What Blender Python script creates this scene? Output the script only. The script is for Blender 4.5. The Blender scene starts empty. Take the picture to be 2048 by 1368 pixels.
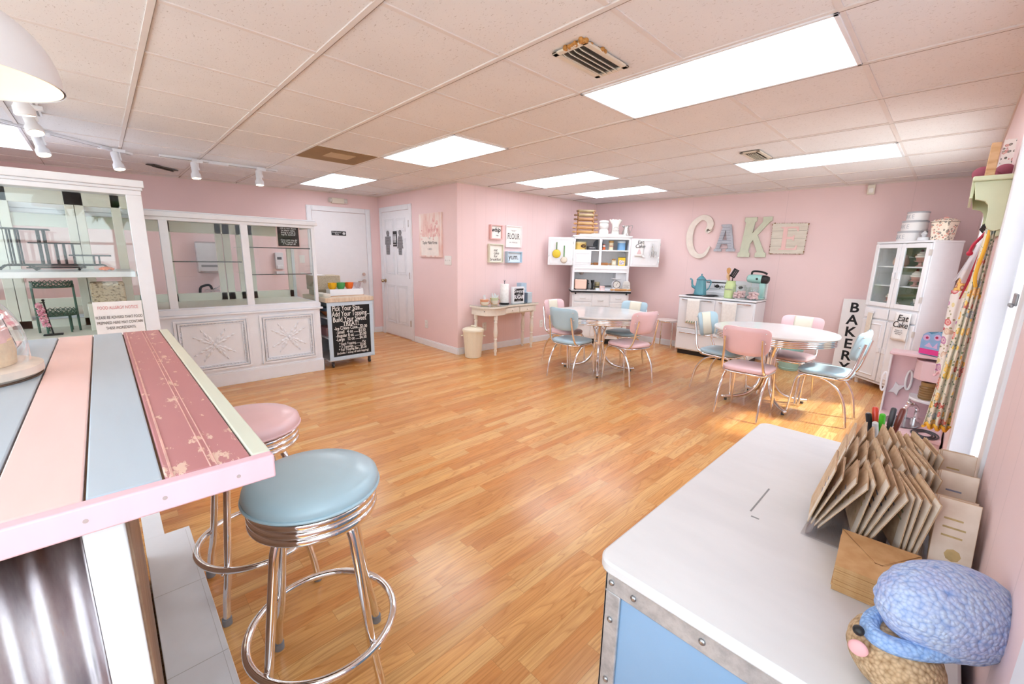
import bpy, bmesh, math, random
from mathutils import Vector, Matrix, Euler
random.seed(7)
sc = bpy.context.scene
COL = sc.collection
PI = math.pi
CE = 2.3115                      # ceiling height, metres

# ---------------------------------------------------------------- camera
cam_d = bpy.data.cameras.new('camera'); cam = bpy.data.objects.new('camera', cam_d); COL.objects.link(cam)
cam_d.sensor_width = 36.0; cam_d.lens = 14.76; cam_d.clip_start = 0.02; cam_d.clip_end = 300
_yaw, _pit, _rol = -.8006, -.2017, .0218
_F = Vector((math.sin(_yaw)*math.cos(_pit), math.cos(_yaw)*math.cos(_pit), math.sin(_pit)))
_R0 = Vector((math.cos(_yaw), -math.sin(_yaw), 0)); _U0 = _R0.cross(_F)
_R = _R0*math.cos(_rol)+_U0*math.sin(_rol); _U = _U0*math.cos(_rol)-_R0*math.sin(_rol)
cam.matrix_world = Matrix(((_R.x, _U.x, -_F.x, 1.6713), (_R.y, _U.y, -_F.y, -2.1143), (_R.z, _U.z, -_F.z, 1.3772), (0, 0, 0, 1)))
sc.camera = cam

# ---------------------------------------------------------------- sky, sun, exposure
world = bpy.data.worlds.new('world'); sc.world = world; world.use_nodes = True
wn = world.node_tree.nodes; wl = world.node_tree.links
sky = wn.new('ShaderNodeTexSky'); sky.sky_type = 'HOSEK_WILKIE'; sky.turbidity = 6; sky.sun_direction = (.55, .25, .8)
mixw = wn.new('ShaderNodeMixRGB'); mixw.inputs[0].default_value = .55; mixw.inputs[2].default_value = (.84, .92, 1, 1)
wl.new(sky.outputs[0], mixw.inputs[1]); wl.new(mixw.outputs[0], wn['Background'].inputs[0])
wn['Background'].inputs[1].default_value = 4.2
def lamp(name, kind, loc, energy, color=(1, 1, 1), **kw):
    d = bpy.data.lights.new(name, kind); d.energy = energy; d.color = color
    o = bpy.data.objects.new(name, d); COL.objects.link(o); o.location = loc
    for k, v in kw.items(): setattr(d, k, v)
    return o
sun = lamp('sun', 'SUN', (4, 4, 5), 3.5, (1, .95, .86), angle=.12)
sun.rotation_euler = Vector((-.55, -.25, -.8)).to_track_quat('-Z', 'Y').to_euler()
sc.view_settings.view_transform = 'Standard'; sc.view_settings.look = 'None'
sc.view_settings.gamma = 1; sc.view_settings.use_curve_mapping = False
sc.view_settings.exposure = 1.18
PANEL = 3.3                      # radiance of the fluorescent troffers
sc.cycles.max_bounces = 10; sc.cycles.transparent_max_bounces = 16; sc.cycles.sample_clamp_indirect = 6
sc.cycles.use_denoising = True; sc.cycles.caustics_reflective = False; sc.cycles.caustics_refractive = False

# ---------------------------------------------------------------- helpers
class MB:
    """collects geometry for ONE mesh object"""
    def __init__(s): s.v = []; s.f = []; s.m = []; s.mi = 0; s.boxes = 0
    def add(s, vs, fs):
        n = len(s.v); s.v += [tuple(p) for p in vs]
        for f in fs: s.f.append([i+n for i in f]); s.m.append(s.mi)
        return s
    def box(s, x0, y0, z0, x1, y1, z1, M=None):
        vs = [Vector(p) for p in ((x0, y0, z0), (x1, y0, z0), (x1, y1, z0), (x0, y1, z0), (x0, y0, z1), (x1, y0, z1), (x1, y1, z1), (x0, y1, z1))]
        if M is not None: vs = [M @ p for p in vs]
        s.boxes += 1
        return s.add(vs, [(3, 2, 1, 0), (4, 5, 6, 7), (0, 1, 5, 4), (1, 2, 6, 5), (2, 3, 7, 6), (3, 0, 4, 7)])
    def quad(s, a, b, c, d): return s.add([a, b, c, d], [(0, 1, 2, 3)])
    def tube(s, pts, r, n=10, closed=False, caps=True):
        P = [Vector(p) for p in pts]; m = len(P); rs = r if isinstance(r, (list, tuple)) else [r]*m
        vs = []; prev = None
        for i in range(m):
            if closed: t = P[(i+1) % m]-P[i-1]
            else: t = P[min(i+1, m-1)]-P[max(i-1, 0)]
            t.normalize()
            if prev is None: a = t.orthogonal().normalized()
            else:
                a = prev-t*prev.dot(t)
                a = a.normalized() if a.length > 1e-6 else t.orthogonal().normalized()
            prev = a; b = t.cross(a)
            for k in range(n):
                w = 2*PI*k/n; vs.append(P[i]+(a*math.cos(w)+b*math.sin(w))*rs[i])
        fs = []
        for i in range(m if closed else m-1):
            j = (i+1) % m
            for k in range(n): fs.append((i*n+k, i*n+(k+1) % n, j*n+(k+1) % n, j*n+k))
        if caps and not closed: fs += [tuple(range(n))[::-1], tuple((m-1)*n+k for k in range(n))]
        return s.add(vs, fs)
    def cyl(s, p0, p1, r0, r1=None, n=20): return s.tube([p0, p1], [r0, r0 if r1 is None else r1], n)
    def lathe(s, prof, c=(0, 0, 0), n=28, sx=1, sy=1, wob=None, caps=True):
        vs = []; m = len(prof)
        for i, (r, z) in enumerate(prof):
            for k in range(n):
                a = 2*PI*k/n; q = r*(1+(wob(a, i) if wob else 0))
                vs.append((c[0]+q*math.cos(a)*sx, c[1]+q*math.sin(a)*sy, c[2]+z))
        fs = []
        for i in range(m-1):
            for k in range(n): fs.append((i*n+k, i*n+(k+1) % n, (i+1)*n+(k+1) % n, (i+1)*n+k))
        if caps and prof[0][0] > 1e-4: fs.append(tuple(range(n))[::-1])
        if caps and prof[-1][0] > 1e-4: fs.append(tuple((m-1)*n+k for k in range(n)))
        return s.add(vs, fs)
    def ball(s, c, r, sx=1, sy=1, sz=1, n=18, m=10):
        return s.lathe([(max(1e-5, r*math.sin(PI*i/m)), -r*sz*math.cos(PI*i/m)) for i in range(m+1)], c, n, sx, sy)
    def prism(s, poly, d0, d1, M=None):
        """2-D outline in x,z extruded along y from d0 to d1"""
        n = len(poly); vs = [Vector((x, d0, z)) for x, z in poly]+[Vector((x, d1, z)) for x, z in poly]
        if M is not None: vs = [M @ p for p in vs]
        return s.add(vs, [tuple(range(n)), tuple(range(n, 2*n))[::-1]]+[(i, i+n, (i+1) % n+n, (i+1) % n) for i in range(n)])
    def grid(s, fn, nu, nv):
        vs = [fn(i/nu, j/nv) for j in range(nv+1) for i in range(nu+1)]
        return s.add(vs, [(j*(nu+1)+i, j*(nu+1)+i+1, (j+1)*(nu+1)+i+1, (j+1)*(nu+1)+i) for j in range(nv) for i in range(nu)])
def obj(name, mb, mat, parent=None, bev=0, smooth=None, loc=None, rot=None, solid=0, sub=0):
    me = bpy.data.meshes.new(name); me.from_pydata(mb.v, [], mb.f)
    mats = mat if isinstance(mat, (list, tuple)) else [mat]
    for m in mats: me.materials.append(m)
    if len(mats) > 1:
        for p, i in zip(me.polygons, mb.m): p.material_index = i
    bm = bmesh.new(); bm.from_mesh(me)
    if not mb.boxes: bmesh.ops.remove_doubles(bm, verts=bm.verts, dist=1e-6)
    bmesh.ops.recalc_face_normals(bm, faces=bm.faces); bm.to_mesh(me); bm.free()
    o = bpy.data.objects.new(name, me); COL.objects.link(o)
    if parent is not None: o.parent = parent
    if loc is not None: o.location = loc
    if rot is not None: o.rotation_euler = rot
    if solid:
        k = o.modifiers.new('solid', 'SOLIDIFY'); k.thickness = solid; k.offset = 0
    if sub:
        k = o.modifiers.new('sub', 'SUBSURF'); k.levels = sub; k.render_levels = sub
    if bev:
        k = o.modifiers.new('bev', 'BEVEL'); k.width = bev; k.segments = 2; k.limit_method = 'ANGLE'; k.angle_limit = .7
    if smooth is None: smooth = True
    if smooth:
        me.polygons.foreach_set('use_smooth', [True]*len(me.polygons))
        if hasattr(me, 'set_sharp_from_angle'): me.set_sharp_from_angle(angle=.65)
    return o
def tag(o, label, cat, group=None):
    o['label'] = label; o['category'] = cat
    if group: o['group'] = group
    return o
def thing(name, label, cat, loc=(0, 0, 0), rz=0, group=None):
    o = bpy.data.objects.new(name, None); COL.objects.link(o); o.empty_display_size = .05
    o.location = loc; o.rotation_euler = (0, 0, rz)
    return tag(o, label, cat, group)
def solo(name, mb, mat, label, cat, loc=None, rot=None, group=None, **kw):
    return tag(obj(name, mb, mat, None, loc=loc, rot=rot, **kw), label, cat, group)
def struct(name, mb, mat, parent=None, **kw):
    o = obj(name, mb, mat, parent, **kw)
    if parent is None: o['kind'] = 'structure'
    return o
def copy_tree(o, parent=None):
    c = o.copy(); COL.objects.link(c)
    if parent is not None: c.parent = parent
    for ch in list(o.children): copy_tree(ch, c)
    return c
FONT = None
def text(name, body, size, mat, parent, loc, rot=(PI/2, 0, 0), ext=.0008, align='CENTER', shear=0, sx=1, space=1, bold=0, line=.85):
    """lettering as a mesh of its own, baseline along local x, up local y"""
    cu = bpy.data.curves.new(name, 'FONT'); cu.body = body; cu.size = size; cu.extrude = ext
    cu.align_x = align; cu.align_y = 'CENTER'; cu.shear = shear; cu.space_character = space; cu.offset = bold; cu.space_line = line
    cu.resolution_u = 3
    t = bpy.data.objects.new(name+'_curve', cu); COL.objects.link(t)
    dg = bpy.context.evaluated_depsgraph_get(); dg.update()
    me = bpy.data.meshes.new_from_object(t.evaluated_get(dg))
    bpy.data.objects.remove(t); me.name = name
    me.materials.clear(); me.materials.append(mat)
    for v in me.vertices: v.co.x *= sx
    o = bpy.data.objects.new(name, me); COL.objects.link(o); o.parent = parent; o.location = loc; o.rotation_euler = rot
    return o
def arc(c, r, a0, a1, n, plane='xz'):
    out = []
    for i in range(n+1):
        a = a0+(a1-a0)*i/n; u, w = r*math.cos(a), r*math.sin(a)
        out.append((c[0]+u, c[1], c[2]+w) if plane == 'xz' else (c[0], c[1]+u, c[2]+w) if plane == 'yz' else (c[0]+u, c[1]+w, c[2]))
    return out
def rrect(w, h, r, n=5):
    pts = []
    for cx, cy, a in ((w/2-r, h/2-r, 0), (-w/2+r, h/2-r, PI/2), (-w/2+r, -h/2+r, PI), (w/2-r, -h/2+r, 1.5*PI)):
        pts += [(cx+r*math.cos(a+PI/2*i/n), cy+r*math.sin(a+PI/2*i/n)) for i in range(n+1)]
    return pts
def smoothpath(pts, k=6):
    P = [Vector(p) for p in pts]; out = []
    for i in range(len(P)-1):
        p0 = P[max(i-1, 0)]; p1 = P[i]; p2 = P[i+1]; p3 = P[min(i+2, len(P)-1)]
        for j in range(k):
            t = j/k
            out.append(.5*((2*p1)+(p2-p0)*t+(2*p0-5*p1+4*p2-p3)*t*t+(3*p1-p0-3*p2+p3)*t**3))
    return out+[P[-1]]

# ---------------------------------------------------------------- materials
def lin(c):
    if isinstance(c, str):
        c = [int(c[i:i+2], 16)/255 for i in (0, 2, 4)]
        return tuple(x/12.92 if x <= .04045 else ((x+.055)/1.055)**2.4 for x in c)
    return tuple(c)
class NT:
    def __init__(s, name):
        s.m = bpy.data.materials.new(name); s.m.use_nodes = True; s.t = s.m.node_tree
        s.b = s.t.nodes['Principled BSDF']; s.out = s.t.nodes['Material Output']
    def n(s, typ, **kw):
        x = s.t.nodes.new('ShaderNode'+typ)
        for k, v in kw.items(): setattr(x, k, v)
        return x
    def l(s, a, b): s.t.links.new(a, b)
    def coord(s, scale=(1, 1, 1), kind='Object', rot=(0, 0, 0)):
        c = s.n('TexCoord'); m = s.n('Mapping'); m.inputs['Scale'].default_value = scale; m.inputs['Rotation'].default_value = rot
        s.l(c.outputs[kind], m.inputs[0]); return m.outputs[0]
    def noise(s, vec, scale, detail=3, rough=.5):
        x = s.n('TexNoise'); x.inputs['Scale'].default_value = scale; x.inputs['Detail'].default_value = detail; x.inputs['Roughness'].default_value = rough
        s.l(vec, x.inputs[0]); return x.outputs[0]
    def ramp(s, fac, stops, mode='LINEAR'):
        r = s.n('ValToRGB'); r.color_ramp.interpolation = mode; e = r.color_ramp.elements
        while len(e) < len(stops): e.new(.5)
        for i, (p, c) in enumerate(stops): e[i].position = p; e[i].color = (*lin(c), 1)
        s.l(fac, r.inputs[0]); return r.outputs[0]
    def mix(s, f, a, b, mode='MIX'):
        x = s.n('MixRGB', blend_type=mode)
        for i, q in ((0, f), (1, a), (2, b)):
            if hasattr(q, 'is_linked') or hasattr(q, 'node'): s.l(q, x.inputs[i])
            elif i == 0: x.inputs[0].default_value = q
            else: x.inputs[i].default_value = (*lin(q), 1)
        return x.outputs[0]
    def math(s, op, a, b=0):
        x = s.n('Math', operation=op)
        for i, q in ((0, a), (1, b)):
            if hasattr(q, 'node'): s.l(q, x.inputs[i])
            else: x.inputs[i].default_value = q
        return x.outputs[0]
    def bump(s, h, strength=.3, dist=.002):
        x = s.n('Bump'); x.inputs['Strength'].default_value = strength; x.inputs['Distance'].default_value = dist
        s.l(h, x.inputs['Height']); s.l(x.outputs[0], s.b.inputs['Normal'])
    def set(s, rough=.5, metal=0, spec=.5, coat=0, **kw):
        s.b.inputs['Roughness'].default_value = rough; s.b.inputs['Metallic'].default_value = metal
        s.b.inputs['Specular IOR Level'].default_value = spec; s.b.inputs['Coat Weight'].default_value = coat
        s.b.inputs['Coat Roughness'].default_value = .12
        return s
    def col(s, c):
        if hasattr(c, 'node'): s.l(c, s.b.inputs['Base Color'])
        else: s.b.inputs['Base Color'].default_value = (*lin(c), 1)
_mc = {}
def M(c, rough=.5, metal=0, spec=.5, var=.05, coat=0, bump=0, sc_=14):
    """painted / plastic / metal surface with a slight procedural mottling"""
    key = (c, rough, metal, spec, var, coat, bump, sc_)
    if key in _mc: return _mc[key]
    t = NT('mat_'+str(c)); t.set(rough, metal, spec, coat)
    v = t.coord(); nz = t.noise(v, sc_, 4)
    base = lin(c); lo = tuple(max(0, x*(1-var)) for x in base); hi = tuple(min(1, x*(1+var*.6)) for x in base)
    t.col(t.ramp(nz, [(.3, lo), (.7, hi)]))
    if bump: t.bump(t.noise(v, sc_*9, 3), bump, .002)
    _mc[key] = t.m; return t.m
def emit(c, s):
    key = ('e', c, s)
    if key in _mc: return _mc[key]
    t = NT('light_'+str(c)); t.set(.5); t.col('ffffff')
    t.b.inputs['Emission Color'].default_value = (*lin(c), 1); t.b.inputs['Emission Strength'].default_value = s
    _mc[key] = t.m; return t.m
def glass(name, tint=(.97, .99, .98), refl=1.0, rough=0.0, ior=1.5):
    t = NT(name); tr = t.n('BsdfTransparent'); tr.inputs[0].default_value = (*tint, 1)
    gl = t.n('BsdfGlossy'); gl.inputs['Roughness'].default_value = rough; gl.inputs[0].default_value = (1, 1, 1, 1)
    fr = t.n('Fresnel'); ge = t.n('NewGeometry')
    t.l(t.math('SUBTRACT', ior, t.math('MULTIPLY', ge.outputs['Backfacing'], ior-1/ior)), fr.inputs[0]); mx = t.n('MixShader')
    f = t.math('MULTIPLY', fr.outputs[0], refl)
    t.l(f, mx.inputs[0]); t.l(tr.outputs[0], mx.inputs[1]); t.l(gl.outputs[0], mx.inputs[2]); t.l(mx.outputs[0], t.out.inputs[0])
    return t.m
def noisy(name, stops, scale=(1, 1, 1), ns=8, rough=.6, bump=0, mode='LINEAR', detail=4, metal=0, spec=.4):
    t = NT(name); t.set(rough, metal, spec); v = t.coord(scale); nz = t.noise(v, ns, detail)
    t.col(t.ramp(nz, stops, mode))
    if bump: t.bump(nz, bump)
    return t.m
def floral(name, ground, cols, scale=22, leaf='7f9468'):
    """printed cotton: blossoms and leaves in random cells on a ground colour"""
    t = NT(name); t.set(.8, 0, .2); v = t.coord(); wv = t.n('MixRGB', blend_type='ADD'); wv.inputs[0].default_value = .035
    nz = t.n('TexNoise'); nz.inputs['Scale'].default_value = 9; t.l(v, nz.inputs[0]); t.l(v, wv.inputs[1]); t.l(nz.outputs['Color'], wv.inputs[2])
    vo = t.n('TexVoronoi'); vo.inputs['Scale'].default_value = scale; t.l(wv.outputs[0], vo.inputs['Vector'])
    vo2 = t.n('TexVoronoi'); vo2.inputs['Scale'].default_value = scale*2.1; t.l(wv.outputs[0], vo2.inputs['Vector'])
    sp = t.n('SeparateColor'); t.l(vo.outputs['Color'], sp.inputs[0])
    n = len(cols); c = t.ramp(sp.outputs[0], [(i/n, q) for i, q in enumerate(cols)], 'CONSTANT')
    inside = t.ramp(vo.outputs['Distance'], [(.0, (0, 0, 0)), (.14, (1, 1, 1)), (.17, (.35,)*3), (.42, (1, 1, 1)), (.5, (0, 0, 0))])
    msk = t.math('LESS_THAN', vo.outputs['Distance'], .43)
    lf = t.math('LESS_THAN', vo2.outputs['Distance'], .27)
    g = t.mix(lf, ground, leaf)
    petal = t.mix(inside, 'fff3e2', c)
    t.col(t.mix(msk, g, petal)); return t.m

WHITE = M('f1f2f6', .38, var=.02); TRIMW = M('f0f1f5', .35, var=.02); CREAM = M('f0e9d6', .45, var=.03)
BLACK = M('17171a', .45); CHALK = noisy('chalkboard', [(.3, '121214'), (.7, '1d1e20')], ns=6, rough=.7)
CHROME = M((.86, .86, .88), .07, 1, var=.01); NICKEL = M((.62, .6, .58), .25, 1, var=.03)
PINKV = M('f2cdd1', .36, var=.02, coat=.15); BLUEV = M('b3cfdc', .36, var=.02, coat=.15); CREAMV = M('f5efdc', .4, var=.02)
INK = M('141416', .7); GREYINK = M('9a9698', .7)
WOOD = noisy('turned_wood', [(.3, 'b98450'), (.6, 'd3a067'), (.8, 'c48f58')], (1.5, 14, 14), 3, .5)
DARKWOOD = noisy('old_wood', [(.3, '6d4f38'), (.7, '8f6b4c')], (2, 20, 2), 3, .6)
CLEAR = glass('clear_glass'); ACRYL = glass('acrylic', (.93, .93, .94), 1.6)
CASEGL = glass('display_glass', (.965, .985, .975), .55)
# ================================================================ ROOM SHELL
def wall_mat(name, axis, c='f0d4d3', pitch=.2032, depth=.25):
    t = NT(name); t.set(.55, 0, .35); v = t.coord(); nz = t.noise(v, 3, 3)
    base = t.ramp(nz, [(.3, c), (.7, tuple(min(1, x*1.03) for x in lin(c)))])
    if axis is None: t.col(base); t.bump(t.noise(v, 160, 2), .05, .001); return t.m
    sp = t.n('SeparateXYZ'); t.l(v, sp.inputs[0])
    p = t.math('MULTIPLY', sp.outputs[axis], 1/pitch); w = t.math('ADD', p, t.math('MULTIPLY', t.math('SINE', t.math('FLOOR', p)), .0))
    f = t.math('FRACT', w); f2 = t.math('FRACT', t.math('MULTIPLY', p, .37))
    g = t.math('MAXIMUM', t.math('LESS_THAN', f, .0045/pitch), t.math('LESS_THAN', f2, .002/pitch))
    t.col(t.mix(t.math('MULTIPLY', g, .35), base, tuple(x*.72 for x in lin(c)))); t.bump(t.math('SUBTRACT', 1, g), depth, .004); return t.m
PINK = wall_mat('pink_paint', None); PINKY = wall_mat('pink_paneling', 1); PINKX = wall_mat('pink_panel_x', 0, pitch=1.2192, depth=.1)

def wall(name, A, B, mat, openings=(), t=.13, side=1, z1=CE+.02):
    """slab from A to B; the room is on one side, the slab grows away from it; openings (s0, s1, z0, z1) along the wall"""
    A = Vector((*A, 0)); B = Vector((*B, 0)); L = (B-A).length; d = (B-A)/L; n = Vector((d.y, -d.x, 0))*side
    Mx = Matrix(((d.x, n.x, 0, A.x), (d.y, n.y, 0, A.y), (0, 0, 1, 0), (0, 0, 0, 1)))
    mb = MB(); s = 0
    for (a, b, c, e) in sorted(openings)+[(L, L, 0, 0)]:
        if a > s: mb.box(s, 0, 0, a, t, z1, Mx)
        if b > a:
            if c > 0: mb.box(a, 0, 0, b, t, c, Mx)
            mb.box(a, 0, e, b, t, z1, Mx)
        s = b
    return struct(name, mb, mat, smooth=False), Mx
XR = 1.775; YB = -3.6
LW0, LW1 = (-6.062, YB), (-5.276, 1.384); CORN = (-2.99, 1.349); BACK = (-2.899, 4.326); BR = (XR, 4.632)
def lx(y): return LW0[0]+(LW1[0]-LW0[0])*(y-LW0[1])/(LW1[1]-LW0[1])      # x of the display-side wall at y
wall('wall_left', LW0, LW1, PINK, side=-1)
wall('wall_restroom', LW1, CORN, PINK, side=-1)
wall('wall_corner', CORN, BACK, PINKY, side=-1)
wall('wall_far', BACK, BR, PINKX, side=-1)
# window wall: s runs from the far end towards the camera
def sy(y): return BR[1]-y
WIN = [(-.82, .33, .5, 2.02), (1.95, 3.45, .75, 2.05), (-3.35, -1.62, .75, 2.12)]
wall('wall_right', BR, (XR, YB), PINKY, [(sy(b), sy(a), c, e) for a, b, c, e in WIN], side=-1)
wall('wall_near', (XR, YB), LW0, PINK, [(.25, 2.6, .8, 2.12), (2.75, 5.1, .8, 2.12)], side=-1)

def floor_mat():
    t = NT('oak_laminate'); t.set(.27, 0, .5, .12); v = t.coord(rot=(0, 0, PI/2))
    br = t.n('TexBrick'); br.offset = .37; br.offset_frequency = 3; br.squash = .8; br.squash_frequency = 4
    br.inputs['Scale'].default_value = 1; br.inputs['Mortar Size'].default_value = .0007; br.inputs['Mortar Smooth'].default_value = .3
    br.inputs['Brick Width'].default_value = .62; br.inputs['Row Height'].default_value = .064; br.inputs['Bias'].default_value = 0
    br.inputs['Color1'].default_value = (0, 0, 0, 1); br.inputs['Color2'].default_value = (1, 1, 1, 1); br.inputs['Mortar'].default_value = (.25, .25, .25, 1)
    t.l(v, br.inputs[0])
    def shifted(scale, k):
        g = t.coord(scale); off = t.n('VectorMath', operation='ADD'); t.l(g, off.inputs[0])
        sh = t.n('VectorMath', operation='SCALE'); t.l(br.outputs[0], sh.inputs[0]); sh.inputs['Scale'].default_value = k; t.l(sh.outputs[0], off.inputs[1]); return off.outputs[0]
    field = t.noise(shifted((9, .85, 1), 37), 1.0, 2, .45); ring = t.math('FRACT', t.math('MULTIPLY', field, 17))
    grow = t.ramp(ring, [(0, (.62,)*3), (.10, (.80,)*3), (.45, (1, 1, 1)), (.9, (.94,)*3), (1, (.62,)*3)])
    fib = t.noise(shifted((170, 4.5, 1), 11), 1.0, 4, .6); blot = t.noise(shifted((5, .7, 1), 23), 1.2, 3)
    base = t.ramp(br.outputs[0], [(0, 'd29356'), (.3, 'dfa664'), (.6, 'e9bc7e'), (.85, 'de9f5c'), (1, 'd48f50')])
    c = t.mix(.62, base, t.mix(1, base, t.ramp(grow, [(.6, (.66, .50, .36)), (1, (1.04, 1.04, 1.02))]), 'MULTIPLY'))
    c = t.mix(.8, c, t.mix(1, c, t.ramp(fib, [(.35, (.84, .76, .66)), (.6, (1.05, 1.05, 1.04))]), 'MULTIPLY'))
    c = t.mix(1, c, t.ramp(blot, [(.3, (.90, .84, .78)), (.7, (1.06, 1.06, 1.04))]), 'MULTIPLY')
    seam = t.math('MULTIPLY', br.outputs['Fac'], .5)
    t.col(t.mix(seam, c, '8a5524')); t.bump(br.outputs['Fac'], -.08, .001); return t.m
struct('floor', MB().box(-6.3, YB-.15, -.12, XR+.15, 4.9, 0), floor_mat(), smooth=False)
def tile_mat():
    t = NT('mineral_tile'); t.set(.9, 0, .1); v = t.coord(); w = t.coord((1, 2.2, 1), rot=(0, 0, .5))
    pit = t.math('GREATER_THAN', t.noise(w, 62, 2.5, .55), .665); spot = t.math('GREATER_THAN', t.noise(v, 150, 1), .74)
    m = t.math('MULTIPLY', t.math('MAXIMUM', pit, spot), .38)
    t.col(t.mix(m, t.ramp(t.noise(v, 1.5, 3), [(.3, 'ebe8e8'), (.7, 'f2efef')]), '9c8a80')); t.bump(t.math('SUBTRACT', 1, m), .2, .002); return t.m
struct('ceiling', MB().box(-6.3, YB-.15, CE, XR+.15, 4.9, CE+.1), tile_mat(), smooth=False)
G = .61
FIX = [(0, 0), (0, 4), (-4, 0), (-8, 0), (-4, 3), (-4, 5), (-8, -5)]            # troffers, two cells long
inside = set()
for a, b in FIX: inside.add((a+1, b))
mb = MB()
for i in range(-9, 4):
    for j in range(-6, 8):
        x, y = i*G, j*G-.02*(j < -1)
        if x < -3.0 and y > 1.3: continue
        if (i, j) not in inside and x < XR and not (x < -2.95 and y+G > 1.4): mb.box(x-.012, y, CE-.005, x+.012, min(y+G, 4.62), CE)
        if x+G > -6 and y < 4.6: mb.box(x, y-.012, CE-.006, min(x+G, XR), y+.012, CE)
mg = MB()
for j in range(-6, 8):
    y = j*G-.02*(j < -1)
    if y < 4.5: mg.box(-6 if y < 1.2 else -2.95, y+.0115, CE-.0068, XR, y+.0142, CE-.002)
struct('trim_1', mb, M('e9e1dd', .5, var=.02), smooth=False); struct('trim_3', mg, M('8f7d72', .8), smooth=False)
# wall angle of the suspended ceiling
mb = MB()
for A, B in ((LW0, LW1), (LW1, CORN), (CORN, BACK), (BACK, BR), (BR, (XR, YB))):
    mb.tube([(A[0], A[1], CE-.008), (B[0], B[1], CE-.008)], .011, 4)
struct('trim_2', mb, M('e9d8d0', .5, var=.02), smooth=False)
def baseboard(name, A, B, cuts=(), h=.095):
    A = Vector((*A, 0)); B = Vector((*B, 0)); L = (B-A).length; d = (B-A)/L; n = Vector((d.y, -d.x, 0))
    Mx = Matrix(((d.x, n.x, 0, A.x), (d.y, n.y, 0, A.y), (0, 0, 1, 0), (0, 0, 0, 1))); mb = MB(); s = 0
    for a, b in list(cuts)+[(L, L)]:
        if a > s:
            mb.box(s, -.002, 0, a, .013, h-.014, Mx); mb.box(s, -.002, h-.014, a, .008, h, Mx)
        s = b
    struct(name, mb, TRIMW, bev=.002)
def wallM(A, B):
    A = Vector((*A, 0)); B = Vector((*B, 0)); d = (B-A).normalized(); return A, d, math.atan2(d.y, d.x)
baseboard('baseboard_left', LW0, LW1, [(3.87, 4.86)])
baseboard('baseboard_restroom', LW1, CORN, [(.06, 1.14)])
baseboard('baseboard_corner', CORN, BACK); baseboard('baseboard_far', BACK, BR)

# ---------------------------------------------------------------- windows of the right wall
def window(name, a, b, z0, z1, mull=True):
    """opening of wall_right from y=a to y=b; white jambs, casing, sash and glass"""
    f = MB(); w = .075; x = XR
    for (p, q, r, s) in ((a-w, a, z0-w, z1+w), (b, b+w, z0-w, z1+w), (a, b, z1, z1+w), (a, b, z0-w, z0)): f.box(x-.006, p, r, x+.012, q, s)
    for (p, q, r, s) in ((a-.001, a+.014, z0, z1), (b-.014, b+.001, z0, z1), (a, b, z1-.014, z1), (a, b, z0, z0+.014)): f.box(x-.004, p, r, x+.13, q, s)
    o = struct(name, f, TRIMW, bev=.002)
    s = MB(); xs = x+.085
    for (p, q, r, t) in ((a+.014, a+.055, z0, z1), (b-.055, b-.014, z0, z1), (a, b, z0, z0+.05), (a, b, z1-.05, z1), (a, b, (z0+z1)/2-.02, (z0+z1)/2+.02)): s.box(xs, p, r, xs+.035, q, t)
    obj('window_sash', s, TRIMW, o, bev=.002)
    obj('window_pane', MB().box(xs+.015, a+.03, z0+.02, xs+.019, b-.03, z1-.02), CLEAR, o, smooth=False)
    return o
w1 = window('window_1', *WIN[0][:4])
obj('sash_latch', MB().box(XR-.010, -.81, 1.30, XR-.006, -.75, 1.325).box(XR-.016, -.81, 1.297, XR-.010, -.76, 1.304), M('9fa2a6', .4, .6), w1, bev=.002)
bl = NT('added_sun_blind'); bl.set(.8, 0, .2); bl.col('f4f2f6'); tl0 = bl.n('BsdfTranslucent'); tl0.inputs[0].default_value = (.9, .89, .93, 1); mx0 = bl.n('MixShader'); mx0.inputs[0].default_value = .55
bl.l(bl.b.outputs[0], mx0.inputs[1]); bl.l(tl0.outputs[0], mx0.inputs[2]); bl.l(mx0.outputs[0], bl.out.inputs[0])
obj('added_sun_blind', MB().box(XR+.055, -.80, .52, XR+.058, .31, 2.0), bl.m, w1, smooth=False)  # blind added in the opening to stop direct sun reaching the floor
window('window_2', *WIN[1][:4]); window('window_3', *WIN[2][:4])
for i, (a, b, z0, z1) in enumerate(((XR-2.6, XR-.25, .8, 2.12), (XR-5.1, XR-2.75, .8, 2.12))):
    f = MB()
    for (p, q, r, s) in ((a, a+.06, z0, z1), (b-.06, b, z0, z1), (a, b, z1-.06, z1), (a, b, z0, z0+.06), ((a+b)/2-.03, (a+b)/2+.03, z0, z1)): f.box(p, YB-.1, r, q, YB-.02, s)
    o = struct('window_%d' % (i+4), f, TRIMW, bev=.003)
    obj('window_pane', MB().box(a, YB-.065, z0, b, YB-.06, z1), CLEAR, o, smooth=False)

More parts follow.
